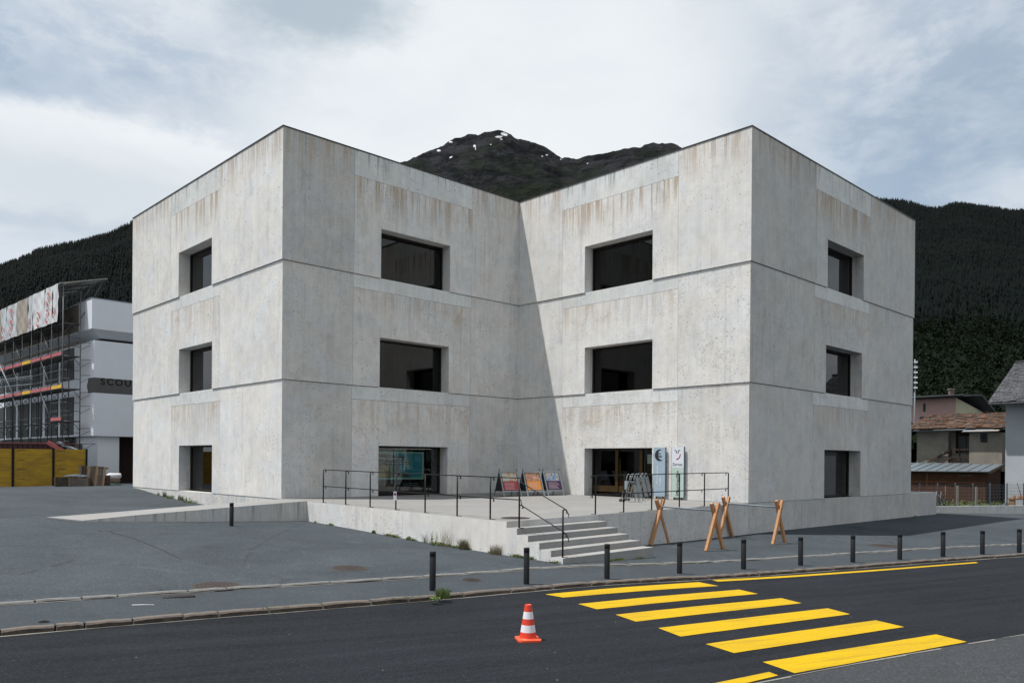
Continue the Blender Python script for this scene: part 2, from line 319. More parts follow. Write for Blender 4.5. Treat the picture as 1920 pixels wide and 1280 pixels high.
sheet('plaza',lambda x:y2(x)+.11,lambda x:y2(x)+150,np.r_[np.linspace(0,.30,76),np.linspace(.32,1,20)],lambda x,y:G(x,y)+.012*0,PLAZA)
sheet('pavement',lambda x:yK(x)+.13,lambda x:y2(x)+.02,np.linspace(0,1,6),lambda x,y:G(x,y)-.02,PAVE)
sheet('road',lambda x:yN(x),lambda x:yK(x)+.03,np.linspace(0,1,20),lambda x,y:G(x,y)-RD,ROADM)
sheet('near_pavement',lambda x:yN(x)-60,lambda x:yN(x)+.02,np.r_[np.linspace(0,.8,9),np.linspace(.82,1,12)],lambda x,y:G(x,y)-RD+.012,NEARM)
gr=MB(); gr.add([(-9000,-3000,-1.4),(9000,-3000,-1.4),(9000,9000,-1.4),(-9000,9000,-1.4)],[(0,1,2,3)])
GRASSM=mat('meadow_grass',(.035,.060,.018),.9,.3,.03,1.5,.2,coord='pos',c2=(.06,.075,.03)); gr.build('ground',GRASSM,kind='structure')
# kerb stones, border stones
def stones(name,f,w,back,top,x0,x1,m,lmin,lmax,near):
    par=setting(name); x=x0; rs=[]
    far=MB()
    while x<x1:
        L=random.uniform(lmin,lmax); sl=(float(f(x+.5))-float(f(x-.5))); dx=L/math.hypot(1,sl); gap=.012
        xa,xb=x+gap,x+dx-gap; ya,yb=float(f(xa)),float(f(xb)); nx,ny=-sl/math.hypot(1,sl),1/math.hypot(1,sl)
        za,zb=gz(xa,ya)+top+random.uniform(-.008,.01),gz(xb,yb)+top+random.uniform(-.008,.01); o=random.uniform(-.012,.012)
        b=MB(); n=4; fr=[];bk=[]
        for i in range(n+1):
            t=i/n; X=xa+(xb-xa)*t; Y=ya+(yb-ya)*t; zz=za+(zb-za)*t+random.uniform(-.006,.006); e=.012 if i in(0,n) else 0
            j=o+random.uniform(-.007,.007); fr.append([(X+nx*j,Y+ny*j,zz-.30),(X+nx*j,Y+ny*j,zz-.022-e),(X+nx*(j+.02),Y+ny*(j+.02),zz-e*.5)]); bk.append((X+nx*(w+back),Y+ny*(w+back),zz-e*.5))
        vs=[];fs=[]
        for i in range(n+1): vs+=fr[i]+[bk[i]]+[(bk[i][0],bk[i][1],bk[i][2]-.3)]
        for i in range(n):
            a=i*5; c=a+5
            for q in range(4): fs.append((a+q,c+q,c+q+1,a+q+1))
        fs+=[(4,3,2,1,0),tuple(n*5+q for q in range(5))]
        if near[0]<x<near[1] and len(rs)<140:
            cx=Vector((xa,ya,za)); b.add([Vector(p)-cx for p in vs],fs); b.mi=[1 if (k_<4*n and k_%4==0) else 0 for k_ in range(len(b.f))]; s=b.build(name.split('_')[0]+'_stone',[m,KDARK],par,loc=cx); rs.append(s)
        else: far.add(vs,fs)
        x+=dx
    o=far.build(name.split('_')[0]+'_stone',m,par); o['kind']='stuff'; return par
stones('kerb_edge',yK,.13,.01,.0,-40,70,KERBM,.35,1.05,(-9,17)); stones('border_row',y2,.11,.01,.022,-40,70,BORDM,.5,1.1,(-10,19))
sheet('gutter_line',lambda x:yK(x)-.055-.02*np.sin(x*3.1)*np.sin(x*1.3),lambda x:yK(x)+.02,[0,1],lambda x,y:G(x,y)-RD+.006,MORT)
sheet('border_joint',lambda x:y2(x)-.035-.02*np.sin(x*5.1)*np.sin(x*1.7),lambda x:y2(x)+.02,[0,1],lambda x,y:G(x,y)-.014,MORT)
# broken light edge of the old asphalt on the near side
eb=MB(); x=-2.
while x<20:
    L=random.uniform(.15,.9); 
    if random.random()<.72:
        w_=random.uniform(.02,.07); q=[(x,float(yN(x))),(x+L,float(yN(x+L))),(x+L,float(yN(x+L))-w_),(x,float(yN(x))-w_*.6)]
        eb.add([(a,b_,gz(a,b_)-RD+.018) for a,b_ in q],[(0,3,2,1)])
    x+=L
eb.build('asphalt_edge',MORT,kind='structure')
# old seams in the forecourt asphalt
def seam(pxs,w_,par=None):
    b=MB(); P=[gnd(*q)[:2] for q in pxs]; L_=[]
    for i in range(len(P)-1):
        for j in range(8):
            t_=j/8; L_.append(P[i]*(1-t_)+P[i+1]*t_+RNG.normal(0,.012,2))
    L_.append(P[-1]); n=len(L_)
    for i,p in enumerate(L_):
        d_=L_[min(i+1,n-1)]-L_[max(i-1,0)]; d_=d_/np.linalg.norm(d_); nn=np.array([-d_[1],d_[0]])*w_*random.uniform(.4,1.)*.5
        for s_ in (-1,1): q=p+nn*s_; b.v.append((q[0],q[1],gz(q[0],q[1])+.005))
    for i in range(n-1): b.f.append([2*i,2*i+1,2*i+3,2*i+2]); b.sm.append(False); b.mi.append(0)
    return b.build('asphalt_seam',SEAM,kind='structure')
SEAM=mat('seam_tar',(.016,.018,.020),.9)
seam([(205,996),(250,1009),(303,1030),(341,1048)],.035); seam([(0,968),(80,972),(150,979)],.02); seam([(575,978),(520,1002),(470,1030),(455,1062)],.012)
# painted markings
def ypaint():
    m=bpy.data.materials.new('yellow_road_paint'); m.use_nodes=True; q=NT(m.node_tree); p=m.node_tree.nodes['Principled BSDF']; v=q.pos()
    c=q.mix(q.ss(q.noise(v,1.1,6,.7),.35,.7),(.47,.300,.003),(.43,.270,.010)); f=q.m('ADD',1.,q.m('MULTIPLY',q.m('SUBTRACT',q.noise(v,60.,3,.7),.5),.30))
    c=q.vm('SCALE',c,sc_=f); wn=q.m('MULTIPLY',q.ss(q.noise(v,26.,6,.8),.60,.72),q.ss(q.noise(v,1.8,4,.6),.48,.62)); c=q.mix(q.m('MULTIPLY',wn,.6),c,(.16,.12,.04)); al=q.m('ADD',q.m('MULTIPLY',q.sep(v)[0],.88),q.m('MULTIPLY',q.sep(v)[1],.47)); ac=q.m('ADD',q.m('MULTIPLY',q.sep(v)[0],-.47),q.m('MULTIPLY',q.sep(v)[1],.88)); sc2=q.noise(q.comb(q.m('MULTIPLY',al,.5),q.m('MULTIPLY',ac,6.),0.),1.,5,.7); c=q.mix(q.m('MULTIPLY',q.ss(sc2,.48,.66),.42),c,(.22,.15,.02)); g_=q.noise(v,22.,3,.8); c=q.mix(q.m('MULTIPLY',q.ss(g_,.54,.70),.5),c,(.20,.13,.015))
    q.L(c,p.inputs['Base Color']); p.inputs['Roughness'].default_value=.8; p.inputs['Specular IOR Level'].default_value=.15; q.L(q.bump(q.noise(v,90.,3),.003),p.inputs['Normal']); return m
YP=ypaint()
S=[[(1022,1114),(1310,1091),(1347,1098),(1056,1120)],[(1084,1132),(1386,1105),(1421,1113),(1119,1142)],[(1154,1152),(1465,1121),(1503,1130.5),(1192,1165)],
 [(1234,1177),(1552,1140),(1594,1151),(1276,1193)],[(1323,1207),(1642,1162.5),(1695,1175),(1376,1224)],[(1430,1241),(1755,1189),(1813,1203),(1490,1262)],
 [(1215,1306),(1442,1259.5),(1459,1266),(1262,1313)],[(1335,1087),(1829,1053.3),(1834,1055),(1346,1090)]]
cw=setting('crosswalk')
for i,s in enumerate(S):
    c=[gnd(*q,-RD)[:2] for q in s]; b=MB(); n=14
    for j in range(n+1):
        t=j/n
        for e in (0,1):
            a=c[0]*(1-t)+c[1]*t if e==0 else c[3]*(1-t)+c[2]*t; wv=random.uniform(-.006,.006); b.v.append((a[0],a[1]+wv,gz(a[0],a[1])-RD+.006))
    for j in range(n): b.f.append([2*j,2*j+1,2*j+3,2*j+2]); b.sm.append(False); b.mi.append(0)
    b.build('painted_stripe' if i<7 else 'painted_line',YP,cw)
# ------------------------------------------------------------------ terrace, stairs, ramp, plinth
TH_={}
def tz(a,b):  # terrace floor height
    s=min(max(a/11.72,0),1); t=min(max(-b/11.66,0),1); return .80-.01*s*t-.11*(1-s)*t
FA=math.atan2(-V[1],-V[0]); FB=math.atan2(U[1],U[0])
def wall_panel(par,O,ang,x0,x1,z0,z1,x0i,x1i,y0,y1,hole=None,m=None,name='wall_panel',**pr):
    """panel whose outer face runs x0..x1 at y0, inner face x0i..x1i at y1; z0 may be a pair (left,right)"""
    zl,zr=z0 if isinstance(z0,tuple) else (z0,z0); tl,tr=z1 if isinstance(z1,tuple) else (z1,z1)
    zt=max(tl,tr); b=MB()
    if hole is None:
        b.hexa([(x0,y0,zl),(x1,y0,zr),(x1i,y1,zr),(x0i,y1,zl)],[(x0,y0,tl),(x1,y0,tr),(x1i,y1,tr),(x0i,y1,tl)])
    else:   # opening that is open at the foot of the panel
        h0,h1,hz=hole; o=[(x0,zl),(h0,zl),(h0,hz),(h1,hz),(h1,zr),(x1,zr),(x1,tr),(x0,tl)]; n=8
        vs=[(x,y0,z) for x,z in o]+[((x if i not in(0,7,5,6) else (x0i if i in(0,7) else x1i)),y1,z) for i,(x,z) in enumerate(o)]
        fr=[(0,1,2,7),(2,3,6,7),(3,4,5,6)]; b.add(vs,fr+[tuple(n+i for i in f[::-1]) for f in fr]+[(i,n+i,n+(i+1)%n,(i+1)%n) for i in range(n)])
    off=Vector((x0,y0,zt)); b.v=[tuple(Vector(p)-off) for p in b.v]
    M=Matrix.Translation(Vector(O))@Matrix.Rotation(ang,4,'Z'); loc=M@off
    return b.build(name,m or CONC,par,loc=loc,rotz=ang,**pr)
ter=thing('concrete_terrace','raised pale concrete forecourt terrace and plinth in front of the museum entrance','terrace')
b=MB(); n=12
for i in range(n+1):
    for j in range(n+1): a=11.72*i/n; c=-11.66*j/n; b.v.append(Wp(a,c,tz(a,c)))
for i in range(n):
    for j in range(n): q=i*(n+1)+j; b.f.append([q,q+1,q+n+2,q+n+1]); b.sm.append(True); b.mi.append(0)
fl=b.build('floor',FLOOR,ter)
O3=Wp(0,-11.66,0); OL=Wp(0,0,0)
T=.30
# left retaining wall (faces -u): local x runs from v=0 down to v=-11.66
segs=[(-.0,1.8),(1.8,7.3),(7.3,11.66)]
for a,c in segs[0:]:
    wall_panel(ter,OL,FA,a+.004,c-.004 if c<11.6 else c,-1.,(tz(0,-a)-.001,tz(0,-c)-.001),a+.004,c-.004 if c<11.6 else c-T,0,T,m=RETW,name='retaining_wall',tone=.12,runs=.15)
for a,c in [(0,3.46),(3.46,11.80)]:
    wall_panel(ter,O3,FB,a if a==0 else a+.004,c-.004,-1.,(tz(a,-11.66)-.001,tz(c,-11.66)-.001),a+T if a==0 else a+.004,c-.004,0,T,m=RETW,name='retaining_wall',tone=-.08,runs=.25,blot=.3)
for a,c in [(11.80,17.4),(17.4,22.6),(22.6,27.06),(27.06,30.6)]:
    wall_panel(ter,O3,FB,a+.004,c-.004,-1.4,.79,a+.004,c-.004 if c<30 else c-T,0,T,m=RETW,name='plinth_wall',tone=-.16,runs=.25,blot=.2)
wall_panel(ter,Wp(30.6,-11.66),FB+math.pi/2,0.002,14.,-1.4,.79,T,14.,0,T,m=RETW,name='plinth_wall')
b=MB(); q=[Wp(27.06,-11.36,.788),Wp(30.3,-11.36,.788),Wp(30.3,2,.788),Wp(27.06,2,.788)]; b.add(q,[(0,1,2,3)]); b.build('floor',FLOOR,ter)
ter2=thing('museum_plinth','pale concrete plinth under the left wing of the museum, behind the ramp','plinth wall')
for a,c in [(0.,5.1),(5.1,10.2),(10.2,15.12)]:
    wall_panel(ter2,Wp(0,15.12),FA,a+.004,c-.004,-.6,.797,a+.004,c-.004,.0,T,m=RETW,name='plinth_wall',tone=.05,runs=.4)
# manhole in the terrace floor
RUST=mat('rusty_iron',(.034,.023,.021),.8,.2,10,70,.25,.004,c2=(.032,.025,.023))
def slope(x,y): return (math.atan((gz(x,y+.4)-gz(x,y-.4))/.8),-math.atan((gz(x+.4,y)-gz(x-.4,y))/.8),0.)
def manhole(name,label,x,y,z,r,m=RUST,sx=1.):
    t=thing(name,label,'manhole cover',(x,y,z)); b=MB(); n=40; t.rotation_euler=tuple(slope(x,y)) if abs(gz(x,y)-z)<.3 else (0,0,0)
    b.lathe([(r*1.10,-.01),(r*1.09,.003),(r*1.0,.004),(r*1.0,-.004)],n); b.build('frame',mat('cover_rim',(.04,.034,.032),.8),t)
    b=MB(); b.add([(0,0,.003)]+[(r*math.cos(2*math.pi*j/n),r*math.sin(2*math.pi*j/n),.003) for j in range(n)],[(0,j+1,(j+1)%n+1) for j in range(n)])
    for rr in np.linspace(.15,.85,5)*r:
        m_=int(rr/r*26)+6
        for j in range(m_):
            a=2*math.pi*j/m_; b.box(-.014,.014,-.009,.009,.003,.007,Matrix.Translation((rr*math.cos(a),rr*math.sin(a),0))@Matrix.Rotation(a+math.pi/2,4,'Z'))
    b.build('cover',m,t); return t
a=Wp(.95,-11.0); manhole('manhole_cover','rust brown round cover set in the terrace floor near the top of the steps',a[0],a[1],tz(.95,-11.)+.002,.36)
for lab,px,py,r in [('large brown round manhole cover cutting into the border stone row, at the lower left',407,1098,.40),('brown round manhole cover in the forecourt asphalt left of the terrace wall',655,1065,.36),('small worn reddish cover in the forecourt asphalt behind the bollards on the right',1660,1023,.46)]:
    p=gnd(px,py); manhole('manhole_cover',lab,p[0],p[1],p[2]+.004,r)
p=gnd(885,1085); manhole('manhole_cover','small dark inspection cover at the border stones right of the leftmost kerb bollard',p[0],p[1],p[2]+.0-.018,.20)
p=gnd(82,1163); manhole('manhole_cover','tiny dark valve cover in the pavement at the far left',p[0],p[1],p[2]-.018,.07,BLACK)
p=gnd(335,1115.5); dg=thing('drain_grate','slotted iron drain grate below the border stones at the left','drain',(p[0],p[1],p[2]-.012),.45)
b=MB(); b.box(-.25,.25,-.12,.12,-.02,-.002); b.build('frame',BLACK,dg)
for i in range(9): b=MB(); b.box(-.012,.012,-.11,.11,0,.008); b.build('slat',RUST,dg,loc=(-.22+i*.055,0,0))
# steps
st=thing('stairs','five pale concrete steps going down from the terrace corner','stairs')
for i in range(1,6):
    b=MB(); v1=-11.66-.385*(i-1)-.0005; v0=-11.66-.385*i; z=.69-.148*i; zr=z+.022
    u1=3.46+(.06*(i==5)); P=[Wp(0,v0),Wp(u1,v0),Wp(u1,v1),Wp(0,v1)]; e=.008
    b.hexa([(p[0],p[1],-.7) for p in P],[(P[0][0],P[0][1],z),(P[1][0],P[1][1],zr),(P[2][0],P[2][1],zr),(P[3][0],P[3][1],z)])
    o=b.build('step',STEP,st); o['tone']=random.uniform(-.06,.06)
    wall_panel(st,Wp(0,v1),FA,.001,abs(v1-v0)-.001,-.9,z-.004,.001,abs(v1-v0)-.001,-.010,-.001,m=RETW,name='side_face',tone=.12)
# ramp
rp=thing('ramp','pale concrete access ramp rising from the asphalt to the left end of the terrace','ramp')
pr=[(0,.797),(-3.24,.65),(-5.61,.54),(-6.95,.452)]
b=MB(); vs=[];n=len(pr)
for (a,z) in pr:
    for bb in (-1.8,-.01): 
        a2=a-(.45 if a<-6 and bb>-1 else 0); zz=z if not(a<-6 and bb>-1) else .465; q=Wp(a2-.001,bb); vs+=[(q[0],q[1],zz),(q[0],q[1],-.5)]
fs=[]
for i in range(n-1):
    a=4*i; c=a+4; fs+=[(a,a+2,c+2,c),(a+1,a,c,c+1),(a+2,a+3,c+3,c+2)]
fs.append((4*(n-1),4*(n-1)+2,4*(n-1)+3,4*(n-1)+1))
b.add(vs,fs); RAMPM=concrete('concrete_ramp',.225,True); b.build('slab',RAMPM,rp); 
wall_panel(rp,Wp(0,-1.8),FB+math.pi,.002,6.9,-.5,(.79,.448),.002,6.9,0,.004,m=RETW,name='side_wall',tone=-.25,runs=1.0) if False else None
b=MB(); vs=[];
for (a,z) in pr: q=Wp(a-.001,-1.806); vs+=[(q[0],q[1],z-.002),(q[0],q[1],-.5)]
q0=Vector(vs[0]); bb=MB(); 
M=Matrix.Rotation(-FB,4,'Z'); loc=[M@(Vector(p)-q0) for p in vs]; bb.add(loc,[(i*2+2,i*2+3,i*2+1,i*2) for i in range(n-1)]); bb.build('side_wall',RETW,rp,loc=q0,rotz=FB,tone=-.12,runs=1.)
# ------------------------------------------------------------------ museum
mus=thing('museum_building','three storey pale grey concrete museum of two joined cubes with deep square windows','building')
LA,LB,LD=15.12,11.72,15.28; ZZ=[.8,5.06,9.31,14.0]; HEAD=[2.77,7.0,11.24]; BB=[4.53,8.78,13.03]; RV=.50
faces=[('A',Wp(0,15.12),FA,LA,True,True,(5.77,9.25),(4.85,9.97)),('B',Wp(0,0),FB,LB,True,False,(4.10,7.58),(2.87,8.79)),
 ('C',Wp(LB,0),FA,11.66,False,True,(4.05,7.53),(2.77,8.70)),('D',Wp(LB,-11.66),FB,LD,True,True,(5.92,9.42),(4.9,10.13)),
 ('E',Wp(LB+LD,-11.66),FB+math.pi/2,15.2,True,True,None,None),('F',Wp(27,3.54),FB+math.pi,11.8,True,False,None,None),('G',Wp(15.2,3.54),FB+math.pi/2,11.58,False,True,None,None),('H',Wp(15.2,15.12),FB+math.pi,15.2,True,True,None,None)]
J=.005; OFF=(.015,.05,.09)
def xfrm(O,ang): return Matrix.Translation(Vector(O))@Matrix.Rotation(ang,4,'Z')
for nm,O,ang,L,cv0,cv1,win,band in faces:
    for kf in range(3):
        o=OFF[kf]; z0=ZZ[kf]; z1=ZZ[kf+1]-.02*(kf<2); X0=-o if cv0 else o; X1=L+o if cv1 else L-o; I0=T if cv0 else -T; I1=L-T if cv1 else L+T
        rn=.9 if kf==2 else .12; ru=.55 if kf==2 else .05
        if win is None:
            wall_panel(mus,O,ang,X0,X1,z0,z1,I0,I1,-o,T,runs=rn,rust=ru); continue
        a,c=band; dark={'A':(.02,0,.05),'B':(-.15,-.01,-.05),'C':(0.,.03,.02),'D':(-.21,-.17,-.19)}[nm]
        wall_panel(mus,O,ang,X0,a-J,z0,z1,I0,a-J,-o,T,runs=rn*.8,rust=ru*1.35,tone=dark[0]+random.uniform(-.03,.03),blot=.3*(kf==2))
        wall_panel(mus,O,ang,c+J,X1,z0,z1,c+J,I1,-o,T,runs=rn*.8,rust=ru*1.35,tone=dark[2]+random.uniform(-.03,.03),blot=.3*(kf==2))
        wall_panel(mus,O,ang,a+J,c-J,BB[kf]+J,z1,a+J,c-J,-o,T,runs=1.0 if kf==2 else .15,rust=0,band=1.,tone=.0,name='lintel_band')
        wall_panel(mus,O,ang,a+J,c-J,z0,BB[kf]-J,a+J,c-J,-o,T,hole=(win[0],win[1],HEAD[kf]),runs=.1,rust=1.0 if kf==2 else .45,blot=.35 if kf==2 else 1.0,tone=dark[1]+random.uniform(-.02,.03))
        # reveal lining, frame, pane, room behind
        M=xfrm(O,ang); w0,w1=win; hz=HEAD[kf]; D=RV-o
        b=MB(); e=.12
        b.box(w0-e,w0,T-.001,D+.1,z0,hz,M); b.box(w1,w1+e,T-.001,D+.1,z0,hz,M); b.box(w0-e,w1+e,T-.001,D+.1,hz,hz+e,M); b.build('reveal',CONC,mus,tone=-.05)
        if kf>0:
            b=MB(); b.box(w0-.02,w1+.02,-o+.048,D+.1,z0-.04,z0+.002,M); b.build('sill',CONC,mus,band=.6)
        fr=thing_win=None
        fw=.07; b=MB(); b.box(w0+.002,w0+fw,D,D+.09,z0+.01,hz-.002,M); b.box(w1-fw,w1-.002,D,D+.09,z0+.01,hz-.002,M); b.box(w0+fw,w1-fw,D,D+.09,hz-fw,hz-.002,M); b.box(w0+fw,w1-fw,D,D+.09,z0+.01,z0+.09,M)
        wn=b.build('window',FRAME,mus)
        if nm!='C' or kf>0:
            b=MB(); b.box(w0+fw-.002,w1-fw+.002,D+.045,D+.053,z0+.088,hz-fw+.002,M); b.build('pane',GLASS2 if (nm in 'AB' and kf==0) else GLASS,wn)
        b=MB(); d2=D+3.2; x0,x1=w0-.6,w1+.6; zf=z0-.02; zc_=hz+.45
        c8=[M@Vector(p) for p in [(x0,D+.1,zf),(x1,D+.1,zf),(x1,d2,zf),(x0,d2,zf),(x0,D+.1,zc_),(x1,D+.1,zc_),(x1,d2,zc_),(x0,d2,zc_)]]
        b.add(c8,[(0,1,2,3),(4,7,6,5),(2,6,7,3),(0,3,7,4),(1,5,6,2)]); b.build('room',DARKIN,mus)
        if nm=='C' and kf==0: DOOR=(M,w0,w1,z0,hz,D,wn)
        if nm=='B' and kf==0: SHOW=(M,w0,w1,z0,hz,D)
        if nm=='A' and kf==0: SHOWA=(M,w0,w1,z0,hz,D)
    o=.09; zt=14.0; X0=-o-.02 if cv0 else o+.02; X1=L+o+.02 if cv1 else L-o-.02; M=xfrm(O,ang); b=MB()
    I0=X0+.5 if cv0 else X0-.5; I1=X1-.5 if cv1 else X1+.5
    b.hexa([M@Vector(p) for p in [(X0,-o-.02,zt),(X1,-o-.02,zt),(I1,.35,zt),(I0,.35,zt)]],[M@Vector(p) for p in [(X0,-o-.02,zt+.045),(X1,-o-.02,zt+.045),(I1,.35,zt+.05),(I0,.35,zt+.05)]]); b.build('roof_edge',COPING,mus)
b=MB(); b.prism([Wp(.3,.3)[:2],Wp(LB+.3,.3)[:2],Wp(LB+.3,-11.3)[:2],Wp(26.7,-11.3)[:2],Wp(26.7,3.2)[:2],Wp(14.9,3.2)[:2],Wp(14.9,14.8)[:2],Wp(.3,14.8)[:2]],13.5,13.6); b.build('roof',ROOFM,mus)
for kf in (0,1,2):
    z=ZZ[kf]; b=MB(); b.prism([Wp(.25,.25)[:2],Wp(LB+.25,.25)[:2],Wp(LB+.25,-11.4)[:2],Wp(26.7,-11.4)[:2],Wp(26.7,3.2)[:2],Wp(14.9,3.2)[:2],Wp(14.9,14.8)[:2],Wp(.25,14.8)[:2]],z-.35,z-.05); b.build('floor_slab',DARKIN,mus)
# entrance door in C
M,w0,w1,z0,hz,D,wn=DOOR; GOLD=mat('brass_door_frame',(.075,.050,.020),.4,.2,4,30,.1,metal=.5)
dr_=MB()
xs=[w0+.07,w0+1.32,w0+1.50,w0+2.55,w0+2.70,w1-.07]
for i,x in enumerate([w0+1.34,w0+2.58]):
    b=MB(); b.box(x-.07,x+.07,D-.02,D+.08,z0+.16,hz-.07,M); b.build('door_frame',GOLD,mus)
for i,(a,c) in enumerate([(w0+.07,w0+1.27),(w0+1.41,w0+2.51),(w0+2.65,w1-.07)]):
    b=MB(); b.box(a,c,D+.045,D+.053,z0+.158,hz-.07,M); dl=b.build('door_leaf',GLASS,mus)
    if i: b=MB(); b.tube([M@Vector((a+.12,D-.02,z0+.75)),M@Vector((a+.12,D-.02,z0+1.55))],.016); b.build('handle',GOLD,dl)
    b=MB(); b.box(a,c,D+.02,D+.08,z0+.16,z0+.42,M); b.build('kick_plate',GOLD,dl)
PALE=mat('pale_green_notice',(.20,.27,.25),.5); b=MB(); b.box(w1-.62,w1-.14,D+.03,D+.035,z0+1.35,z0+1.72,M); b.build('door_notice',PALE,mus)
# display inside B ground window
M,w0,w1,z0,hz,D=SHOW
def flat(b,x0,x1,y,z0_,z1_): b.add([M@Vector(p) for p in [(x0,y,z0_),(x1,y,z0_),(x1,y,z1_),(x0,y,z1_)]],[(0,1,2,3)])
def em(name,c,s=1.):
    m=bpy.data.materials.new(name); m.use_nodes=True; q=NT(m.node_tree); p=m.node_tree.nodes['Principled BSDF']; v=q.obj()
    return m
TURQ=mat('turquoise_screen',(.02,.26,.33),.7,.15,2,9,.1); PGRN=mat('pale_teal_edge',(.28,.50,.45),.7); DPIC=mat('display_photo_dark',(.12,.12,.07),.7,.6,3.,11,.5,c2=(.035,.05,.04)); OCHR=mat('display_photo_ochre',(.42,.33,.07),.7,.4,3,12,.4,c2=(.22,.13,.06))
dsp=thing('exhibition_display','turquoise exhibition banner with animal photo and white lettering behind the left ground floor window','display')
y=D+.17
b=MB(); flat(b,w0-.0,w0+2.75,y,z0+.62,z0+1.76); b.build('backing',PGRN,dsp)
b=MB(); flat(b,w0+1.3,w0+2.64,y-.01,z0+.70,z0+1.68); b.build('turquoise_field',TURQ,dsp)
b=MB(); b.add([M@Vector((w0+x_,y-.02,z0+z_)) for x_,z_ in [(0,.70),(1.3,.70),(1.95,.70),(2.1,.78),(1.7,.86),(1.5,1.1),(1.45,1.42),(1.2,1.64),(0,1.66)]],[tuple(range(9))]); b.build('animal_photo',DPIC,dsp)
b=MB(); flat(b,w0+.2,w0+.92,y-.03,z0+.72,z0+1.18); b.build('ochre_photo',OCHR,dsp)
b=MB(); flat(b,w0+.35,w0+1.75,y-.03,z0+1.38,z0+1.56); flat(b,w0+.75,w0+1.98,y-.03,z0+1.22,z0+1.34); b.build('caption_strip',DARKIN,dsp)
WHT=mat('white_print',(.72,.74,.74),.6,.03); RX=(R(90),0,FB)
text('lettering','Kleine Weltwunder',.15,WHT,dsp,M@Vector((w0+1.02,y-.045,z0+1.475)),RX)
b=MB(); 
for i in range(13): flat(b,w0+.80+i*.085,w0+.80+i*.085+random.uniform(.03,.07),y-.04,z0+1.265,z0+1.265+random.uniform(.03,.045))
b.build('small_print',mat('faint_print',(.3,.36,.36),.6),dsp)
b=MB(); 
for i in range(2): flat(b,w0+1.6,w0+2.4,y-.1,z0+.36+i*.08,z0+.372+i*.08)
b.build('shelf_edge',PGRN,dsp)
M,w0,w1,z0,hz,D=SHOWA; dsa=thing('exhibition_display','dim green and orange exhibition panel behind the ground floor window of the left wing','display')
b=MB(); flat(b,w0+1.3,w1-.3,D+.4,z0+.5,z0+1.6); b.build('backing',mat('dim_green_photo',(.10,.16,.10),.7,.6,2.5,9,.5,c2=(.03,.05,.05)),dsa)
b=MB(); flat(b,w1-.75,w1-.35,D+.38,z0+.9,z0+1.4); b.build('orange_print',mat('orange_print',(.42,.26,.06),.7,.5,4,10,.4),dsa)
# ------------------------------------------------------------------ railings
def post(par,x,y,z,h,hk,mid=True,sign=False):
    """flat bar post with a foot plate; hk = unit vector (world xy) in which the foot and hooks point"""
    hx,hy=hk; b=MB(); b.tube([(0,0,0),(0,0,h)],.021,8); b.bar((0,0,.006),(hx*.13,hy*.13,.006),.05,.012)
    p=b.build('post',BLACK,par,loc=(x,y,z))
    for zz in ((h,h*.5) if mid else (h,)):
        b=MB(); b.tube([(0,0,zz-.02),(hx*.02,hy*.02,zz+.004),(hx*.05,hy*.05,zz+.008),(hx*.085,hy*.085,zz),(hx*.095,hy*.095,zz-.03),(hx*.095,hy*.095,zz-.08)],.017,8); b.build('bracket',BLACK,p)
    return p
hkU=(U[0]*.82+.3,U[1]*.3)  # hooks open to the right as seen from the road
rl=thing('handrail','black steel two bar railing along the left terrace edge and down the steps','railing')
PV=[-2.64,-4.02,-5.41,-6.76,-8.17,-9.58,-10.91]; tp=[];mp=[]
for i,vv in enumerate(PV):
    x,y,z=Wp(.13,vv,tz(.13,vv)); post(rl,x,y,z,1.08,(.93,-.36)); tp.append((x+.05,y-.02,z+1.09)); mp.append((x+.05,y-.02,z+.545))
x,y,z=Wp(.13,-12.25,.69-.296); z=.69-.148; x,y,_=Wp(.13,-11.98)
xa,ya,_=Wp(.13,-11.98); post(rl,xa,ya,.545,1.12,(.93,-.36)); xb,yb,_=Wp(.13,-13.45); post(rl,xb,yb,.69-.148*5,1.12,(.93,-.36))
k1=(xa+.03,ya+.09,.545+1.19); 
top=tp+[(xa+.04,ya+.12,tp[-1][2]-.005),(xa+.06,ya-.02,.545+1.12),(xb+.05,yb-.02,-.05+1.14),(xb+.12,yb-.20,-.05+1.02),(xb+.12,yb-.20,-.05+.95)]
md=mp+[(xa+.04,ya+.12,mp[-1][2]-.005),(xa+.06,ya-.02,.545+.56),(xb+.05,yb-.02,-.05+.58),(xb+.12,yb-.20,-.05+.46),(xb+.12,yb-.20,-.05+.39)]
b=MB(); b.tube(top,.014,8); b.build('rail',BLACK,rl); b=MB(); b.tube(md,.014,8); b.build('rail',BLACK,rl)
rr=thing('handrail','black steel two bar railing along the right terrace edge by the entrance signs','railing')
tp=[];mp=[]
for a in [3.58,4.86,6.23,7.70,9.14,10.62]:
    x,y,z=Wp(a,-11.53,tz(a,-11.53)); post(rr,x,y,z,1.08,(-.97,-.2)); tp.append((x-.03,y,z+1.09)); mp.append((x-.03,y,z+.545))
for q in (tp,mp): 
    x0=q[0]; q.insert(0,(x0[0]-.10,x0[1]-.04,x0[2]-.01)); q.insert(0,(x0[0]-.11,x0[1]-.04,x0[2]-.08))
    b=MB(); b.tube(q,.014,8); b.build('rail',BLACK,rr)
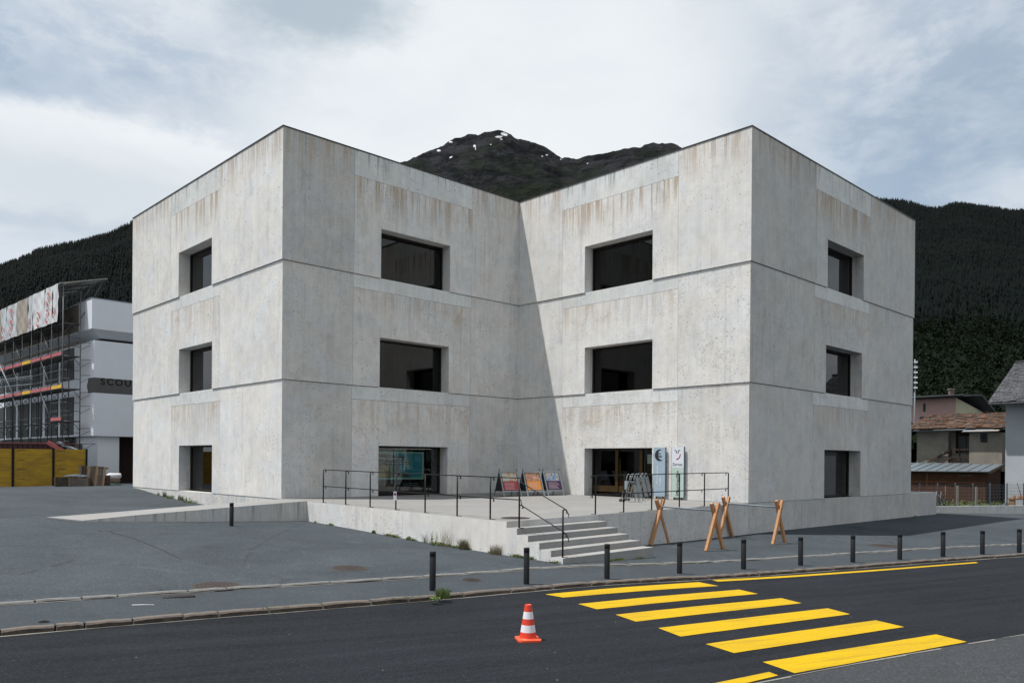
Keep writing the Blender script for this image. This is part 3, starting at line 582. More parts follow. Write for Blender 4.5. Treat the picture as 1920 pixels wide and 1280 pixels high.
# no-parking plate
WHITEP=mat('white_plate',(.80,.80,.82),.4,.03); BLU=mat('sign_blue',(.02,.03,.30),.4,.03); RED=mat('sign_red',(.55,.02,.02),.4,.03)
x,y,z=Wp(.13,-6.76,.75); ns=thing('parking_sign','small white no parking plate with a blue and red disc fixed to a railing post','sign',(x-.02,y-.045,z+.29))
b=MB(); b.box(-.045,.045,-.004,.004,-.02,.24); b.build('plate',WHITEP,ns)
def disc(r,y,cz,n=24,r0=0.): 
    b=MB(); vs=[(r*math.cos(2*math.pi*j/n),y,cz+r*1.25*math.sin(2*math.pi*j/n)) for j in range(n)]; b.add(vs,[tuple(range(n))]); return b
disc(.036,-.006,.165).build('ring',RED,ns); disc(.027,-.008,.165).build('disc',BLU,ns); b=MB(); b.bar((-.018,-.010,.19),(.018,-.010,.14),.002,.008); b.build('slash',RED,ns)
text('arrow','↔' if False else '<>',.04,BLACK,ns,(0,-.008,.05),(R(90),0,0),.0005)
# ------------------------------------------------------------------ bollards
def bollard(x,y,z,label,h,r):
    t=thing('bollard',label,'bollard',(x,y,z),group='steel bollards along the kerb'); b=MB(); n=20
    b.lathe([(r,-.02),(r,h-.10),(r*.97,h-.098),(r*.97,h-.092),(r,h-.09),(r,h-.012),(r*.93,h-.002),(r*.6,h),(0.001,h)],n); b.build('post',ANTH,t)
    b=MB(); b.lathe([(r*1.35,.0),(r*1.35,.006),(r,.007)],n); b.build('base_collar',mat('bollard_collar',(.05,.055,.06),.8) if 'bollard_collar' not in bpy.data.materials else bpy.data.materials['bollard_collar'],t); return t
BX=[(811,1033,1107,12),(987,1026,1095,11),(1138,1019,1085,10.5),(1274,1015,1075,10),(1394,1010,1067,9.5),(1501,1006,1060,9),(1599,1003,1054,8.6),(1687,1000,1049,8.4),(1768,996,1043.5,8.2),(1842,994,1039,8),(1911,991,1036,8)]
on=['first from the left, largest, beside the grass tuft','second from the left, in front of the step wall','third from the left, in front of the steps','fourth from left, below the left trestle','fifth from the left, right of the middle trestle feet','sixth from the left, in front of the right trestle','seventh from the left, in front of the wide shadow','eighth from the left, beside the worn reddish cover','ninth from the left, level with the plinth end','tenth from the left, second from the right edge','last on the right, at the picture edge']
for (px,t,bt,wd),s in zip(BX,on):
    p=gnd(px,bt,-.02); Yd=p[1]; h=(bt-t)*Yd/F; bollard(p[0],p[1],p[2],'dark bollard of the kerb row, '+s,h,wd*.5*Yd/F)
p=gnd(434,986); t=bollard(p[0],p[1],p[2],'lone dark grey bollard standing in front of the concrete ramp',44*p[1]/F,.5*7.5*p[1]/F); t['group']='steel bollard by the ramp'
# ------------------------------------------------------------------ traffic cone
p=gnd(990,1199,-RD); ORR=mat('cone_red',(.62,.045,.018),.5,.08,6,30,.08); CW=mat('cone_white_band',(.68,.66,.70),.45,.08,9,60,.1); OR2=mat('cone_foot',(.80,.085,.03),.5,.06)
s=p[1]/F; cn=thing('traffic_cone','red and white striped traffic cone standing alone on the road','traffic cone',(p[0],p[1],gz(p[0],p[1])-RD),R(12))
def conepart(z0,z1,name,m):
    f=lambda z:.122-(.122-.042)*z/.50
    b=MB(); b.lathe([(f(z0),z0+.03),(f(z1),z1+.03)],32); return b.build(name,m,cn)
H=.47
conepart(0,.09,'body',ORR);
b=MB(); b.lathe([(.150,.025),(.128,.032),(.122,.04)],32); b.build('body_foot',OR2,cn)
def rs(r,n=6):
    a=.165; o=[]
    for cx,cy,a0 in ((a-r,a-r,0),(-a+r,a-r,90),(-a+r,-a+r,180),(a-r,-a+r,270)):
        for i in range(n+1): t_=R(a0+90*i/n); o.append((cx+r*math.cos(t_),cy+r*math.sin(t_)))
    return o
b=MB(); b.prism(rs(.045),0,.026); b.build('base_plate',OR2,cn)
conepart(.09,.19,'white_band',CW); conepart(.19,.275,'body',ORR); conepart(.275,.375,'white_band',CW); conepart(.375,.465,'body',ORR)
b=MB(); b.lathe([(.047,.493),(.046,.500),(.038,.501),(.036,.46)],32); b.build('rim',ORR,cn)
# ------------------------------------------------------------------ wooden trestles with rail
WOOD=mat('larch_beam',(.46,.245,.115),.75,.30,3.2,26,.34,.002,stretch=(1,1,.14),c2=(.36,.17,.075)); ENDW=mat('larch_end_grain',(.55,.28,.12),.8,.1,8,40,.1)
def trestle(pa_,pb_,label,apex_px,wd=.095):
    A=Vector(gnd(*pa_)); B=Vector(gnd(*pb_)); c=(A+B)/2; d=(B-A); L=d.length; d.normalize(); h=(pa_[1]+pb_[1])/2-apex_px; H=h*c.y/F
    t=thing('trestle',label,'trestle',c,group='wooden trestles of the crossed leg barriers'); zc=H*.80
    nrm=Vector((-d.y,d.x,0)).normalized()
    ends=[]
    for sgn,off in ((1,-.043),(-1,.043)):
        f=d*(-L/2*sgn)+nrm*off; f.z=(A.z if sgn>0 else B.z)-c.z; k=(H)/(zc); top=Vector((0,0,0))+nrm*off+d*(L/2*sgn*(k-1)*1.0); top.z=H
        b=MB(); b.bar(Vector((0,0,0)),top-f,wd,.085,up=nrm); b.build('leg',WOOD,t,loc=f)
    b=MB(); b.tube([nrm*-.10+Vector((0,0,zc+.0)),nrm*.10+Vector((0,0,zc))],.012,8); b.build('bolt',STEEL,t)
    return c+Vector((0,0,zc+.055)),nrm
T1,_=trestle((1218,1021),(1255,1017.5),'wooden trestle at the left, close to the lowest step',936)
T2,_=trestle((1322,1032.5),(1358,1029.5),'front wooden trestle of the middle pair, nearest the bollards',943)
T3,_=trestle((1346,1009),(1375,1005.5),'rear wooden trestle of the middle pair, against the terrace wall',931)
T4,_=trestle((1447,1020),(1474,1017),'wooden trestle at the right, in front of the dark plinth wall',938)
for a,c,l in ((T1,T2,'grey steel tube laid across the two left wooden trestles'),(T3,T4,'grey steel tube laid across the two right wooden trestles')):
    d=(c-a).normalized(); b=MB(); b.tube([a-d*.12-a,(c+d*.12)-a],.026,12); o=b.build('steel_tube',STEEL,loc=a); tag(o,l,'tube','steel tubes on the trestles')
# ------------------------------------------------------------------ sandwich boards with posters
def colorful(name,cols,scale=9.):
    m=bpy.data.materials.new(name); m.use_nodes=True; q=NT(m.node_tree); p=m.node_tree.nodes['Principled BSDF']; v=q.vm('ADD',q.obj(),q.vm('SCALE',(5,3,7),sc_=q.rand()))
    r=q.n('ShaderNodeValToRGB'); q.L(q.noise(v,scale,4,.6,1.),r.inputs[0]); e=r.color_ramp.elements; n=len(cols)
    while len(e)<n: e.new(.5)
    for i,c in enumerate(cols): e[i].position=.30+.4*i/(n-1); e[i].color=(*c,1)
    q.L(r.outputs[0],p.inputs['Base Color']); p.inputs['Roughness'].default_value=.5; return m
BLK2=mat('board_black_side',(.016,.016,.017),.6)
def aboard(px,py,label,picm,solid,rot):
    x,y,_=onz(px,py,.79); t=thing('sandwich_board',label,'sandwich board',(x,y,tz(*[float(k_) for k_ in ((np.array([x,y])-P1)@U,(np.array([x,y])-P1)@V)])),R(rot),group='poster stands by the wall')
    W_,H_=.84,1.10; th_=R(22); dy=math.sin(th_)*H_; hz=math.cos(th_)*H_
    def P(u_,s_,side,o=0.): # point on the front (-1) or back (+1) leaf
        k_=s_/H_; return Vector((u_,side*(dy*(1-k_))+side*o,s_*math.cos(th_)))
    for side in (-1,1):
        b=MB(); nn=Vector((0,side,0))*.02
        for u_ in (-W_/2,W_/2-.05): b.hexa([P(u_,0,side),P(u_+.05,0,side),P(u_+.05,0,side)+nn,P(u_,0,side)+nn],[P(u_,H_,side),P(u_+.05,H_,side),P(u_+.05,H_,side)+nn,P(u_,H_,side)+nn])
        for s_ in (.20,H_-.07):
            q=[P(-W_/2+.05,s_,side),P(W_/2-.05,s_,side),P(W_/2-.05,s_+.05,side),P(-W_/2+.05,s_+.05,side)]; b.hexa(q,[p_+nn*.9 for p_ in q]); 
        b.build('frame',ALU,t)
    q=[P(-W_/2+.05,.25,-1),P(W_/2-.05,.25,-1),P(W_/2-.05,H_-.07,-1),P(-W_/2+.05,H_-.07,-1)]; off=Vector((0,-.012,0))
    b=MB(); b.hexa([p_ for p_ in q],[p_+off for p_ in q]); b.f=b.f; bk=b.build('panel',BLK2,t)
    b=MB(); q=[P(-W_/2+.06,.25,1),P(W_/2-.06,.25,1),P(W_/2-.06,H_-.07,1),P(-W_/2+.06,H_-.07,1)]; b.hexa(q,[p_-off for p_ in q]); b.build('panel',BLK2,t)
    o2=Vector((0,-.016,0)); mid=.25+(H_-.32)*.52
    b=MB(); b.add([P(-.34,.27,-1)+o2,P(.34,.27,-1)+o2,P(.34,mid,-1)+o2,P(-.34,mid,-1)+o2],[(0,1,2,3)]); ps=b.build('poster_text_field',solid,t)
    b=MB(); b.add([P(-.34,mid,-1)+o2,P(.34,mid,-1)+o2,P(.34,H_-.09,-1)+o2,P(-.34,H_-.09,-1)+o2],[(0,1,2,3)]); b.build('poster_picture',picm,t)
    b=MB(); o3=Vector((0,-.019,0))
    for i in range(6): 
        s_=.31+i*.052; w_=random.uniform(.40,.56); b.add([P(-.28,s_,-1)+o3,P(-.28+w_,s_,-1)+o3,P(-.28+w_,s_+.012,-1)+o3,P(-.28,s_+.012,-1)+o3],[(0,1,2,3)])
    b.build('text_lines',LGT,ps)
    # dark triangular cheek and hinge pins seen from the side
    b=MB(); b.add([P(-W_/2+.03,.22,-1),P(-W_/2+.03,.22,1),P(-W_/2+.03,H_-.02,1),P(-W_/2+.03,H_-.02,-1)],[(0,1,2,3)]); b.build('side_cloth',BLK2,t)
    for u_ in (-W_/2+.02,W_/2-.02): b=MB(); b.bar(P(u_,H_-.04,-1)+Vector((0,0,.0)),P(u_,H_-.04,-1)+Vector((0,.02,.11)),.025); b.build('hinge',BLACK,t)
    return t
LGT=mat('pale_print',(.62,.50,.50),.6,.05)
pic1=colorful('flower_photo',[(.10,.20,.28),(.45,.16,.10),(.60,.42,.20),(.25,.45,.55),(.7,.6,.5)],6.); pic2=colorful('meadow_photo',[(.06,.08,.04),(.16,.12,.07),(.48,.22,.14),(.60,.40,.33)],6.); pic3=colorful('lake_photo',[(.03,.06,.13),(.05,.20,.42),(.45,.36,.25),(.10,.10,.10)],6.)
aboard(952,929.5,'grey framed sandwich board with a red lower poster, leftmost of the three',pic1,mat('poster_red',(.36,.055,.06),.6,.05),30)
aboard(995.5,929,'grey framed sandwich board with an orange lower poster, middle of the three',pic2,mat('poster_orange',(.62,.22,.02),.6,.05),31)
aboard(1032.5,928,'grey framed sandwich board with a dark purple lower poster, rightmost of the three',pic3,mat('poster_purple',(.055,.02,.07),.6,.05),32)
# ------------------------------------------------------------------ silver folding display stands seen from the side, and wheels
def astand(px,py,i,label,hh=.98):
    x,y,_=onz(px,py,.78); t=thing('folding_stand',label,'display stand',(x,y,.785-.0),R(0),group='silver folding stands by the entrance'); d=Vector((.92,.30,0)); nn=Vector((-.30,.92,0)); e=.29; W_=.26
    for s_ in (0,1):
        o=nn*(s_*W_)
        for g in (-1,1):
            b=MB(); b.tube([d*(g*e)+o,d*(g*e*.62)+o+Vector((0,0,hh*.52)),d*(g*.03)+o+Vector((0,0,hh)),d*(-g*.01)+o+Vector((0,0,hh+.01))],.014,8); b.build('leg',ALU,t)
    for g,z0,z1 in ((1,.12,.86),) if i!=0 else ((1,.14,.62),(-1,.45,.75)):
        k0=e*(1-.38*min(z0/(hh*.52),1)) if z0<hh*.52 else e*.62*(hh-z0)/(hh*.48)+.03; k1=e*.62*(hh-z1)/(hh*.48)+.03 if z1>hh*.52 else e*(1-.38*z1/(hh*.52))
        q=[d*(g*k0)+Vector((0,0,z0)),d*(g*k0)+nn*W_+Vector((0,0,z0)),d*(g*k1)+nn*W_+Vector((0,0,z1)),d*(g*k1)+Vector((0,0,z1))]; q2=[p_+d*(g*.03) for p_ in q]
        b=MB(); b.hexa(q,q2); b.build('panel',SILV,t)
    for z_ in (.30,.70):
        k=e*(1-.38*z_/(hh*.52)) if z_<hh*.52 else e*.62*(hh-z_)/(hh*.48)+.03; b=MB(); b.tube([d*(-k)+Vector((0,0,z_)),d*(-k)+nn*W_+Vector((0,0,z_))],.010,6); b.tube([d*(-k)+Vector((0,0,z_)),d*k+Vector((0,0,z_))],.007,6); b.build('stretcher',ALU,t)
    if i in (0,1):
        for s_ in (0,1):
            c=d*(-e-.03)+nn*(s_*W_)+Vector((0,0,.055)); b=MB(); b.tube([c-nn*.014,c+nn*.014],.055,16); b.build('wheel',BLK2,t)
            b=MB(); b.tube([c-nn*.018,c+nn*.018],.022,12); b.build('hub',ALU,t)
    return t
SILV=mat('silver_panel',(.22,.25,.27),.5,.12,5,30,.06,metal=.3)
astand(1184,941,0,'silver folding stand with small wheels, leftmost of its group'); astand(1193,939,1,'silver folding stand with a slanting panel, second from the railing')
astand(1203,937,2,'silver folding stand leaning close behind the second one'); astand(1211,935,3,'silver folding stand nearest to the entrance door, at the right of its group')
# ------------------------------------------------------------------ entrance signs
MC=Matrix.Translation(Vector(Wp(LB,0,0)))@Matrix.Rotation(FA,4,'Z'); RXC=(R(90),0,FA)
def stele(s0,s1,z0,z1,label,m1,split=None,m2=None):
    o=MC@Vector((s0,-.13,.80)); t=thing('info_panel',label,'sign',o,FA,group='entrance signs beside the door'); W_=s1-s0
    b=MB(); b.box(0,W_,0,.05,z0-.8,(split or z1)-.8); b.build('panel',m1,t)
    if split: b=MB(); b.box(0,W_,-.001,.05,split-.8+.001,z1-.8); b.build('name_plate',m2,t)
    b=MB(); b.box(W_+.001,W_+.022,-.004,.056,z0-.8,z1-.8); b.box(-.012,-.001,-.002,.056,z0-.8,z1-.8); b.build('edge_strip',mat('panel_edge',(.10,.13,.16),.5),t)
    for x in (.1,W_-.1): b=MB(); b.box(x-.02,x+.02,.015,.035,-.05,z0-.8); b.build('foot',BLACK,t)
    return t
BLP=mat('blue_grey_panel',(.31,.40,.48),.45,.05,1.,20,.03); GRP=mat('pale_green_panel',(.42,.52,.48),.45,.05,1.,20,.03); WHP=mat('white_panel',(.62,.65,.70),.45,.04,1,20,.02); INK=mat('black_print',(.02,.02,.022),.5,.05); REDI=mat('dark_red_print',(.33,.01,.02),.5,.05)
def strip(b,pts,w,y,w1=None):
    n=len(pts); L_=[];R_=[]
    for i,(x,z) in enumerate(pts):
        a=pts[max(i-1,0)];c=pts[min(i+1,n-1)]; dx,dz=c[0]-a[0],c[1]-a[1]; l=math.hypot(dx,dz); ww=(w+( (w1 if w1 is not None else w)-w)*i/(n-1))/2
        L_.append((x-dz/l*ww,y,z+dx/l*ww)); R_.append((x+dz/l*ww,y,z-dx/l*ww))
    b.add(L_+R_,[(n+i,n+i+1,i+1,i) for i in range(n-1)])
t=stele(7.70,8.22,.90,2.78,'tall blue grey sign beside the entrance with a black crescent and white vertical lettering',BLP)
b=MB(); c=(.27,1.68); n=28; R1=.225; out=[];inn=[]
for i in range(n+1):
    a=R(62)+R(250)*i/n; out.append((c[0]+R1*math.cos(a),-.004,c[1]+R1*math.sin(a))); k=math.sin(math.pi*i/n); inn.append((c[0]+.03*k+(R1-.115*k)*math.cos(a)*1.,-.004,c[1]+.01*k+(R1-.115*k)*math.sin(a)))
b.add(out+inn,[(i,i+1,n+2+i,n+1+i) for i in range(n)]); b.build('crescent',INK,t)
b=MB(); strip(b,[(.16,1.66),(.19,1.73),(.24,1.76),(.29,1.74),(.31,1.70)],.03,-.006); strip(b,[(.14,1.60),(.20,1.64),(.26,1.63),(.33,1.62),(.36,1.65)],.035,-.006,.05); strip(b,[(.16,1.55),(.22,1.53),(.26,1.56)],.02,-.006); strip(b,[(.20,1.68),(.23,1.70),(.26,1.68)],.015,-.007); b.build('ibex_mark',INK,t)
text('lettering','Parc Naziunal',.125,WHT,t,(.155,-.004,.93),(R(90),R(-90),0),.001); text('lettering','Svizzer',.125,WHT,t,(.295,-.004,.68),(R(90),R(-90),0),.001)
t=stele(8.52,9.06,.89,2.80,'tall sign with white crest plate above a pale green field with vertical lettering',GRP,2.02,WHP)
b=MB(); strip(b,[(.13,1.87),(.18,1.86),(.215,1.82),(.225,1.75)],.03,-.004,.035); strip(b,[(.38,1.87),(.33,1.86),(.295,1.82),(.285,1.75)],.03,-.004,.035); b.build('horn_mark',INK,t)
b=MB(); strip(b,[(.385,1.73),(.375,1.65),(.335,1.58),(.28,1.54),(.21,1.525)],.038,-.004,.045); b.build('red_arc',REDI,t)
text('lettering','Zernez',.155,INK,t,(.26,-.004,1.33),(R(90),0,0),.001); text('lettering','Informaziun',.20,INK,t,(.27,-.004,.62),(R(90),R(-90),0),.001)
o=MC@Vector((7.62,-.10,2.55)); t=thing('wall_camera','small white box fixed to the wall left of the blue grey sign','camera',o,FA); b=MB(); b.box(-.03,.06,0,.06,0,.10); b.build('housing',WHITEP,t); b=MB(); b.box(-.055,-.031,-.02,.05,.01,.09); b.build('lens_hood',BLACK,t)
# ------------------------------------------------------------------ weeds, grass
GRN=mat('weed_green',(.075,.135,.030),.8,.25,5,30,.1,c2=(.11,.14,.035)); DRY=mat('dry_grass',(.17,.135,.085),.85,.2,5,30,.1,c2=(.10,.095,.045)); MOSS=mat('low_weeds',(.055,.10,.022),.9,.3,3,30,.2,coord='pos',c2=(.12,.13,.035)); YFL=mat('yellow_flower',(.6,.45,.04),.7)
def blades(b,n,r,h,w=.006,lean=.4,base=(0,0,0)):
    for _ in range(n):
        a=random.uniform(0,6.28); d=r*math.sqrt(random.random()); x,y=base[0]+d*math.cos(a),base[1]+d*math.sin(a); hh=h*random.uniform(.45,1); la=random.uniform(0,6.28); l=lean*hh*random.uniform(.2,1); f=random.uniform(0,3.14); cx,cy=math.cos(f)*w/2,math.sin(f)*w/2
        m_=(x+math.cos(la)*l*.35,y+math.sin(la)*l*.35,base[2]+hh*.6); t_=(x+math.cos(la)*l,y+math.sin(la)*l,base[2]+hh)
        b.add([(x-cx,y-cy,base[2]-.01),(x+cx,y+cy,base[2]-.01),(m_[0]+cx*.8,m_[1]+cy*.8,m_[2]),(m_[0]-cx*.8,m_[1]-cy*.8,m_[2]),t_],[(0,1,2,3),(3,2,4)])
def leafy(b,n,r,h,ls=.03,base=(0,0,0)):
    for _ in range(n):
        a=random.uniform(0,6.28); d=r*math.sqrt(random.random()); x,y,z=base[0]+d*math.cos(a),base[1]+d*math.sin(a),base[2]+h*random.random()*(1-d/r*.5)
        u_=Vector((random.gauss(0,1),random.gauss(0,1),random.gauss(0,.6))).normalized()*ls*random.uniform(.6,1.2); v_=u_.cross(Vector((random.gauss(0,1),random.gauss(0,1),random.gauss(0,1)))).normalized()*ls*.45; c=Vector((x,y,z))
        b.add([c-u_,c-v_,c+u_,c+v_],[(0,1,2,3)])
def weed(px,py,label,m,kind,n,r,h,cat='weed',nm='weed_clump',dz=0,group='weeds along the walls'):
    p=gnd(px,py,dz); b=MB(); l_=np.array(p[:2])-P1; a_,b__=l_@U,l_@V
    if group=='weeds along the walls' and a_>-.4-r and b__>-13.7 and a_<1.5: a_=-.04-r*.6; x_,y_,_=Wp(a_,b__); p=(x_,y_,gz(x_,y_))
    if kind=='grass': blades(b,n,r,h)
    elif kind=='dry': blades(b,n,r,h,.005,.7)
    elif kind=='plant':
        for i in range(4):
            x,y=random.uniform(-r,r)*.5,random.uniform(-r,r)*.5; hh=h*random.uniform(.6,1); b.tube([(x,y,0),(x*1.5,y*1.5,hh)],.004,4)
            leafy(b,n//4,.045,hh,.022,(x*1.25,y*1.25,0))
    else: leafy(b,n,r,h)
    o=b.build(nm,m,loc=(p[0],p[1],p[2])); return tag(o,label,cat,group)
weed(878,1029,'thick clump of dry brown grass at the foot of the terrace wall',DRY,'dry',420,.13,.34,'dry grass','grass_clump')
weed(938,1038.5,'spreading tuft of dry grass by the joint left of the steps',DRY,'dry',260,.15,.30,'dry grass','grass_clump')
weed(852,1024,'tall thin dry grass stems standing against the pale wall',DRY,'dry',60,.16,.62,'dry grass','grass_clump')
weed(812,1016.5,'short dry stems at the wall left of the tall green plant',DRY,'dry',50,.07,.34,'dry grass','grass_clump')
weed(832,1019.5,'tall leafy green plant against the pale terrace wall',GRN,'plant',150,.16,.52,'plant','wild_plant')
weed(840,1021,'low green leaves around the tall plant at the wall foot',GRN,'leaf',120,.18,.12)
weed(779,1011,'round dark green weed at the wall foot, left of the dry stems',GRN,'leaf',120,.07,.13)
weed(708,999,'small leafy weed at the foot of the left part of the terrace wall',GRN,'leaf',90,.06,.12)
weed(627,984.5,'bright green weed near the ramp corner of the terrace wall',GRN,'leaf',90,.13,.08); weed(591,979.5,'tiny green weed just right of the ramp corner',GRN,'leaf',30,.04,.07)
weed(830,1119,'green grass tuft growing through the kerb stones by the first bollard',GRN,'grass',330,.13,.20,'grass tuft','grass_tuft',group='tuft at the kerb'); weed(816,1123,'low leafy weed beside the kerb grass tuft',GRN,'leaf',80,.09,.05,group='tuft at the kerb')
weed(303,931,'upright green weed at the foot of the left wing wall',GRN,'grass',120,.08,.30); weed(315,934,'bushy green weed at the foot of the left wing wall',GRN,'leaf',200,.18,.20); weed(330,937,'slim green weed under the ground floor window of the left wing',GRN,'grass',80,.07,.30); weed(337,938,'second slim weed under the ground floor window of the left wing',GRN,'grass',80,.06,.26)
weed(360,941,'large leafy weed by the ramp, below the left wing window',GRN,'plant',200,.30,.30); weed(368,942.5,'pale green low weed near the end of the ramp wall',GRN,'leaf',150,.25,.14); weed(285,928,'thin weed at the far part of the left wing wall',GRN,'grass',60,.06,.16)
weed(1716,970.5,'small weed at the plinth joint on the right',GRN,'leaf',60,.08,.16)
# continuous low growth at wall feet
def strip_growth(name,label,pts,n,w,h,m=MOSS,ls=.016):
    b=MB(); tot=[0]; 
    for i in range(len(pts)-1): tot.append(tot[-1]+math.dist(pts[i][:2],pts[i+1][:2]))
    for _ in range(n):
        s_=random.random()*tot[-1]; i=max(j for j in range(len(tot)-1) if tot[j]<=s_); t_=(s_-tot[i])/(tot[i+1]-tot[i]); x=pts[i][0]+(pts[i+1][0]-pts[i][0])*t_; y=pts[i][1]+(pts[i+1][1]-pts[i][1])*t_
        if math.sin(s_*2.3+1)+math.sin(s_*5.7)<-.3+random.random()*.9: continue
        x+=random.gauss(0,w*.5); y-=abs(random.gauss(0,w*.6)); leafy(b,1,.02,h*random.random(),ls,(x,y,gz(x,y)+.01))
    o=b.build(name,m,kind='stuff'); o['label']=label; return o
fp=[Wp(-.03,-v_) for v_ in (6.5,8,9.5,11.7,13.7)]
strip_growth('ground_cover','low green growth along the foot of the terrace wall and steps',fp,5200,.07,.10,ls=.024)
strip_growth('ground_cover','low growth in front of the lowest step',[Wp(1.6,-13.62),Wp(3.5,-13.62)],900,.04,.07,ls=.022)
strip_growth('ground_cover','low growth in the gutter of the kerb',[(float(x),float(yK(x))-.03) for x in np.linspace(-4,-.5,6)],300,.02,.03)
# litter and paint marks
p=gnd(268,1131); b=MB(); b.box(-.16,.02,-.012,.012,0,.004); b.bar((.02,0,.002),(.17,-.03,.002),.012,.004); o=b.build('paint_mark',WHITEP,loc=(p[0],p[1],p[2]-.017),rotz=.2); tag(o,'short white spray mark on the pavement at the left','paint mark')
# ------------------------------------------------------------------ left surroundings: school building
WREN=mat('white_render',(.66,.69,.735),.9,.05,.8,30,.04); GREYB=mat('grey_band',(.085,.085,.085),.8); DKBR=mat('dark_soffit_strip',(.035,.028,.022),.7); OCR=mat('raw_beige_render',(.20,.17,.145),.95,.25,1.2,20,.15); DWIN=mat('dark_window_bay',(.018,.020,.022),.6); GARN=mat('dark_red_recess',(.022,.010,.010),.9)
a5=R(44); U2=np.array([math.sin(a5),math.cos(a5)]); V2=np.array([-U2[1],U2[0]]); Q1=np.array([-24.25,46.0]); AN=math.atan2(U2[1],U2[0])
MS=Matrix.Translation((Q1[0],Q1[1],0))@Matrix.Rotation(AN,4,'Z')   # x along the front face, y backwards along the side face
sb=thing('school_building','white rendered school building with a grey lettered band, half hidden by the museum','building')
def sbox(name,m,*a,**k): b=MB(); b.box(*a,MS); return b.build(name,m,sb,**k)
sbox('parapet_block',WREN,-.2,14,-.2,30,9.65,11.40); sbox('soffit_strip',DKBR,.55,13.9,.55,29,9.18,9.645)
b=MB(); b.hexa([MS@Vector(p) for p in [(.6,.6,9.2),(13.9,.6,9.2),(13.9,29,9.2),(.6,29,9.2)]],[MS@Vector(p) for p in [(-.2,-.2,9.649),(14,-.2,9.649),(14,30,9.649),(-.2,30,9.649)]]); b.build('sloped_soffit',WREN,sb)
sbox('wall',WREN,.0,13.8,.0,30,6.86,9.02); sbox('wall',WREN,.0,13.8,.0,30,3.48,5.98)
b=MB(); b.box(-.006,13.81,-.006,.9,5.985,6.855,MS); b.build('lettered_band',GREYB,sb)
b=MB(); b.add([MS@Vector(p) for p in [(-.008,.9,6.0),(-.008,1.15,6.4),(-.008,.9,6.85)]],[(0,1,2)]); b.build('band_tip',GREYB,sb); sbox('wall',WREN,.001,13.79,.9,30,5.981,6.859)
text('lettering','SCOULA',.54,DARKIN,sb,MS@Vector((.36,-.012,6.64)),(R(90),0,AN),.002,'LEFT',.012)
sbox('ground_floor_wall',WREN,.35,1.55,.35,12,.2,3.48); sbox('recess',GARN,1.56,13.6,1.6,2.0,.2,3.47); sbox('recess_wall',WREN,10.,13.7,.36,1.5,.2,3.47)
sbox('side_wall',OCR,.06,.2,12,30,.2,3.48); sbox('roof_capping',STEEL,-.23,14.03,-.23,30.03,11.402,11.44)
# side face dressed: raw wall, pillars, dark window bays
sf=MB()
for z0,z1 in ((6.95,8.9),(3.6,5.9)):
    for i in range(8):
        y0=3.4+i*3.1; sbox('window_bay',DWIN,-.03,.02,y0,y0+2.5,z0,z1)
        f=MB(); f.box(-.06,-.031,y0+1.2,y0+1.28,z0,z1,MS); f.box(-.06,-.031,y0,y0+2.5,z0+1.2,z0+1.26,MS); f.build('window_frame',STEEL,sb)
sbox('raw_wall',OCR,-.235,-.20,2.,30,9.7,11.3); sbox('raw_wall',OCR,-.04,-.001,2.6,30,9.02,9.2)
sbox('torn_render_band',mat('torn_render',(.06,.058,.055),.95,.4,3,20,.3),-.30,-.0,4.,30,3.05,3.47); sbox('beige_apron',OCR,-.32,.3,3.,30,1.7,3.05)
# container behind the hoarding
dc=thing('red_container','dark red site container with a pale roof line, behind the yellow hoarding','container'); b=MB(); x0=-26.6; b.box(-35,-24.9,44.2,45.2,.5,2.95); b.build('box',mat('container_red',(.040,.010,.013),.6,.2,1,20,.1),dc); b=MB(); b.box(-35.1,-24.8,44.1,45.3,2.951,3.02); b.build('roof_edge',mat('container_edge',(.16,.05,.05),.6),dc)
for i in range(36): b=MB(); b.box(0,.10,-.03,.0,.55,2.9); b.build('rib',bpy.data.materials['container_red'],dc,loc=(-34.9+i*.28,44.2,0))
# ------------------------------------------------------------------ scaffold
sf=thing('scaffold','grey tube scaffold with toe boards standing along the side of the school building','scaffold')
TUB=mat('scaffold_tube',(.075,.08,.085),.5,.2,4,40,.1,metal=.3); REDB=mat('red_toe_board',(.38,.10,.11),.7,.3,3,20,.2); YELB=mat('yellow_toe_board',(.60,.36,.02),.7,.2,3,20,.1); WHB=mat('white_toe_board',(.42,.42,.43),.7,.3,3,20,.2); DECK=mat('deck_board',(.07,.07,.068),.8)
def sp(x,y,z): return MS@Vector((x,y,z))
LV=[4.35,6.22,8.12,10.0]; YS=[1.0+2.0*i for i in range(10)]
for i,y in enumerate(YS):
    for x in (-1.35,-.42):
        b=MB(); b.tube([sp(x,y,.5),sp(x,y,12.1 if x<-1 else 11.9)],.032,6); b.build('standard',TUB,sf)
    for z in LV:
        b=MB(); b.tube([sp(-1.35,y,z-.05),sp(-.42,y,z-.05)],.024,6); b.tube([sp(-1.35,y,z-.65),sp(-.9,y,z-.1)],.018,6); b.tube([sp(-.42,y,z-.55),sp(-.8,y,z-.1)],.018,6); b.build('transom',TUB,sf)
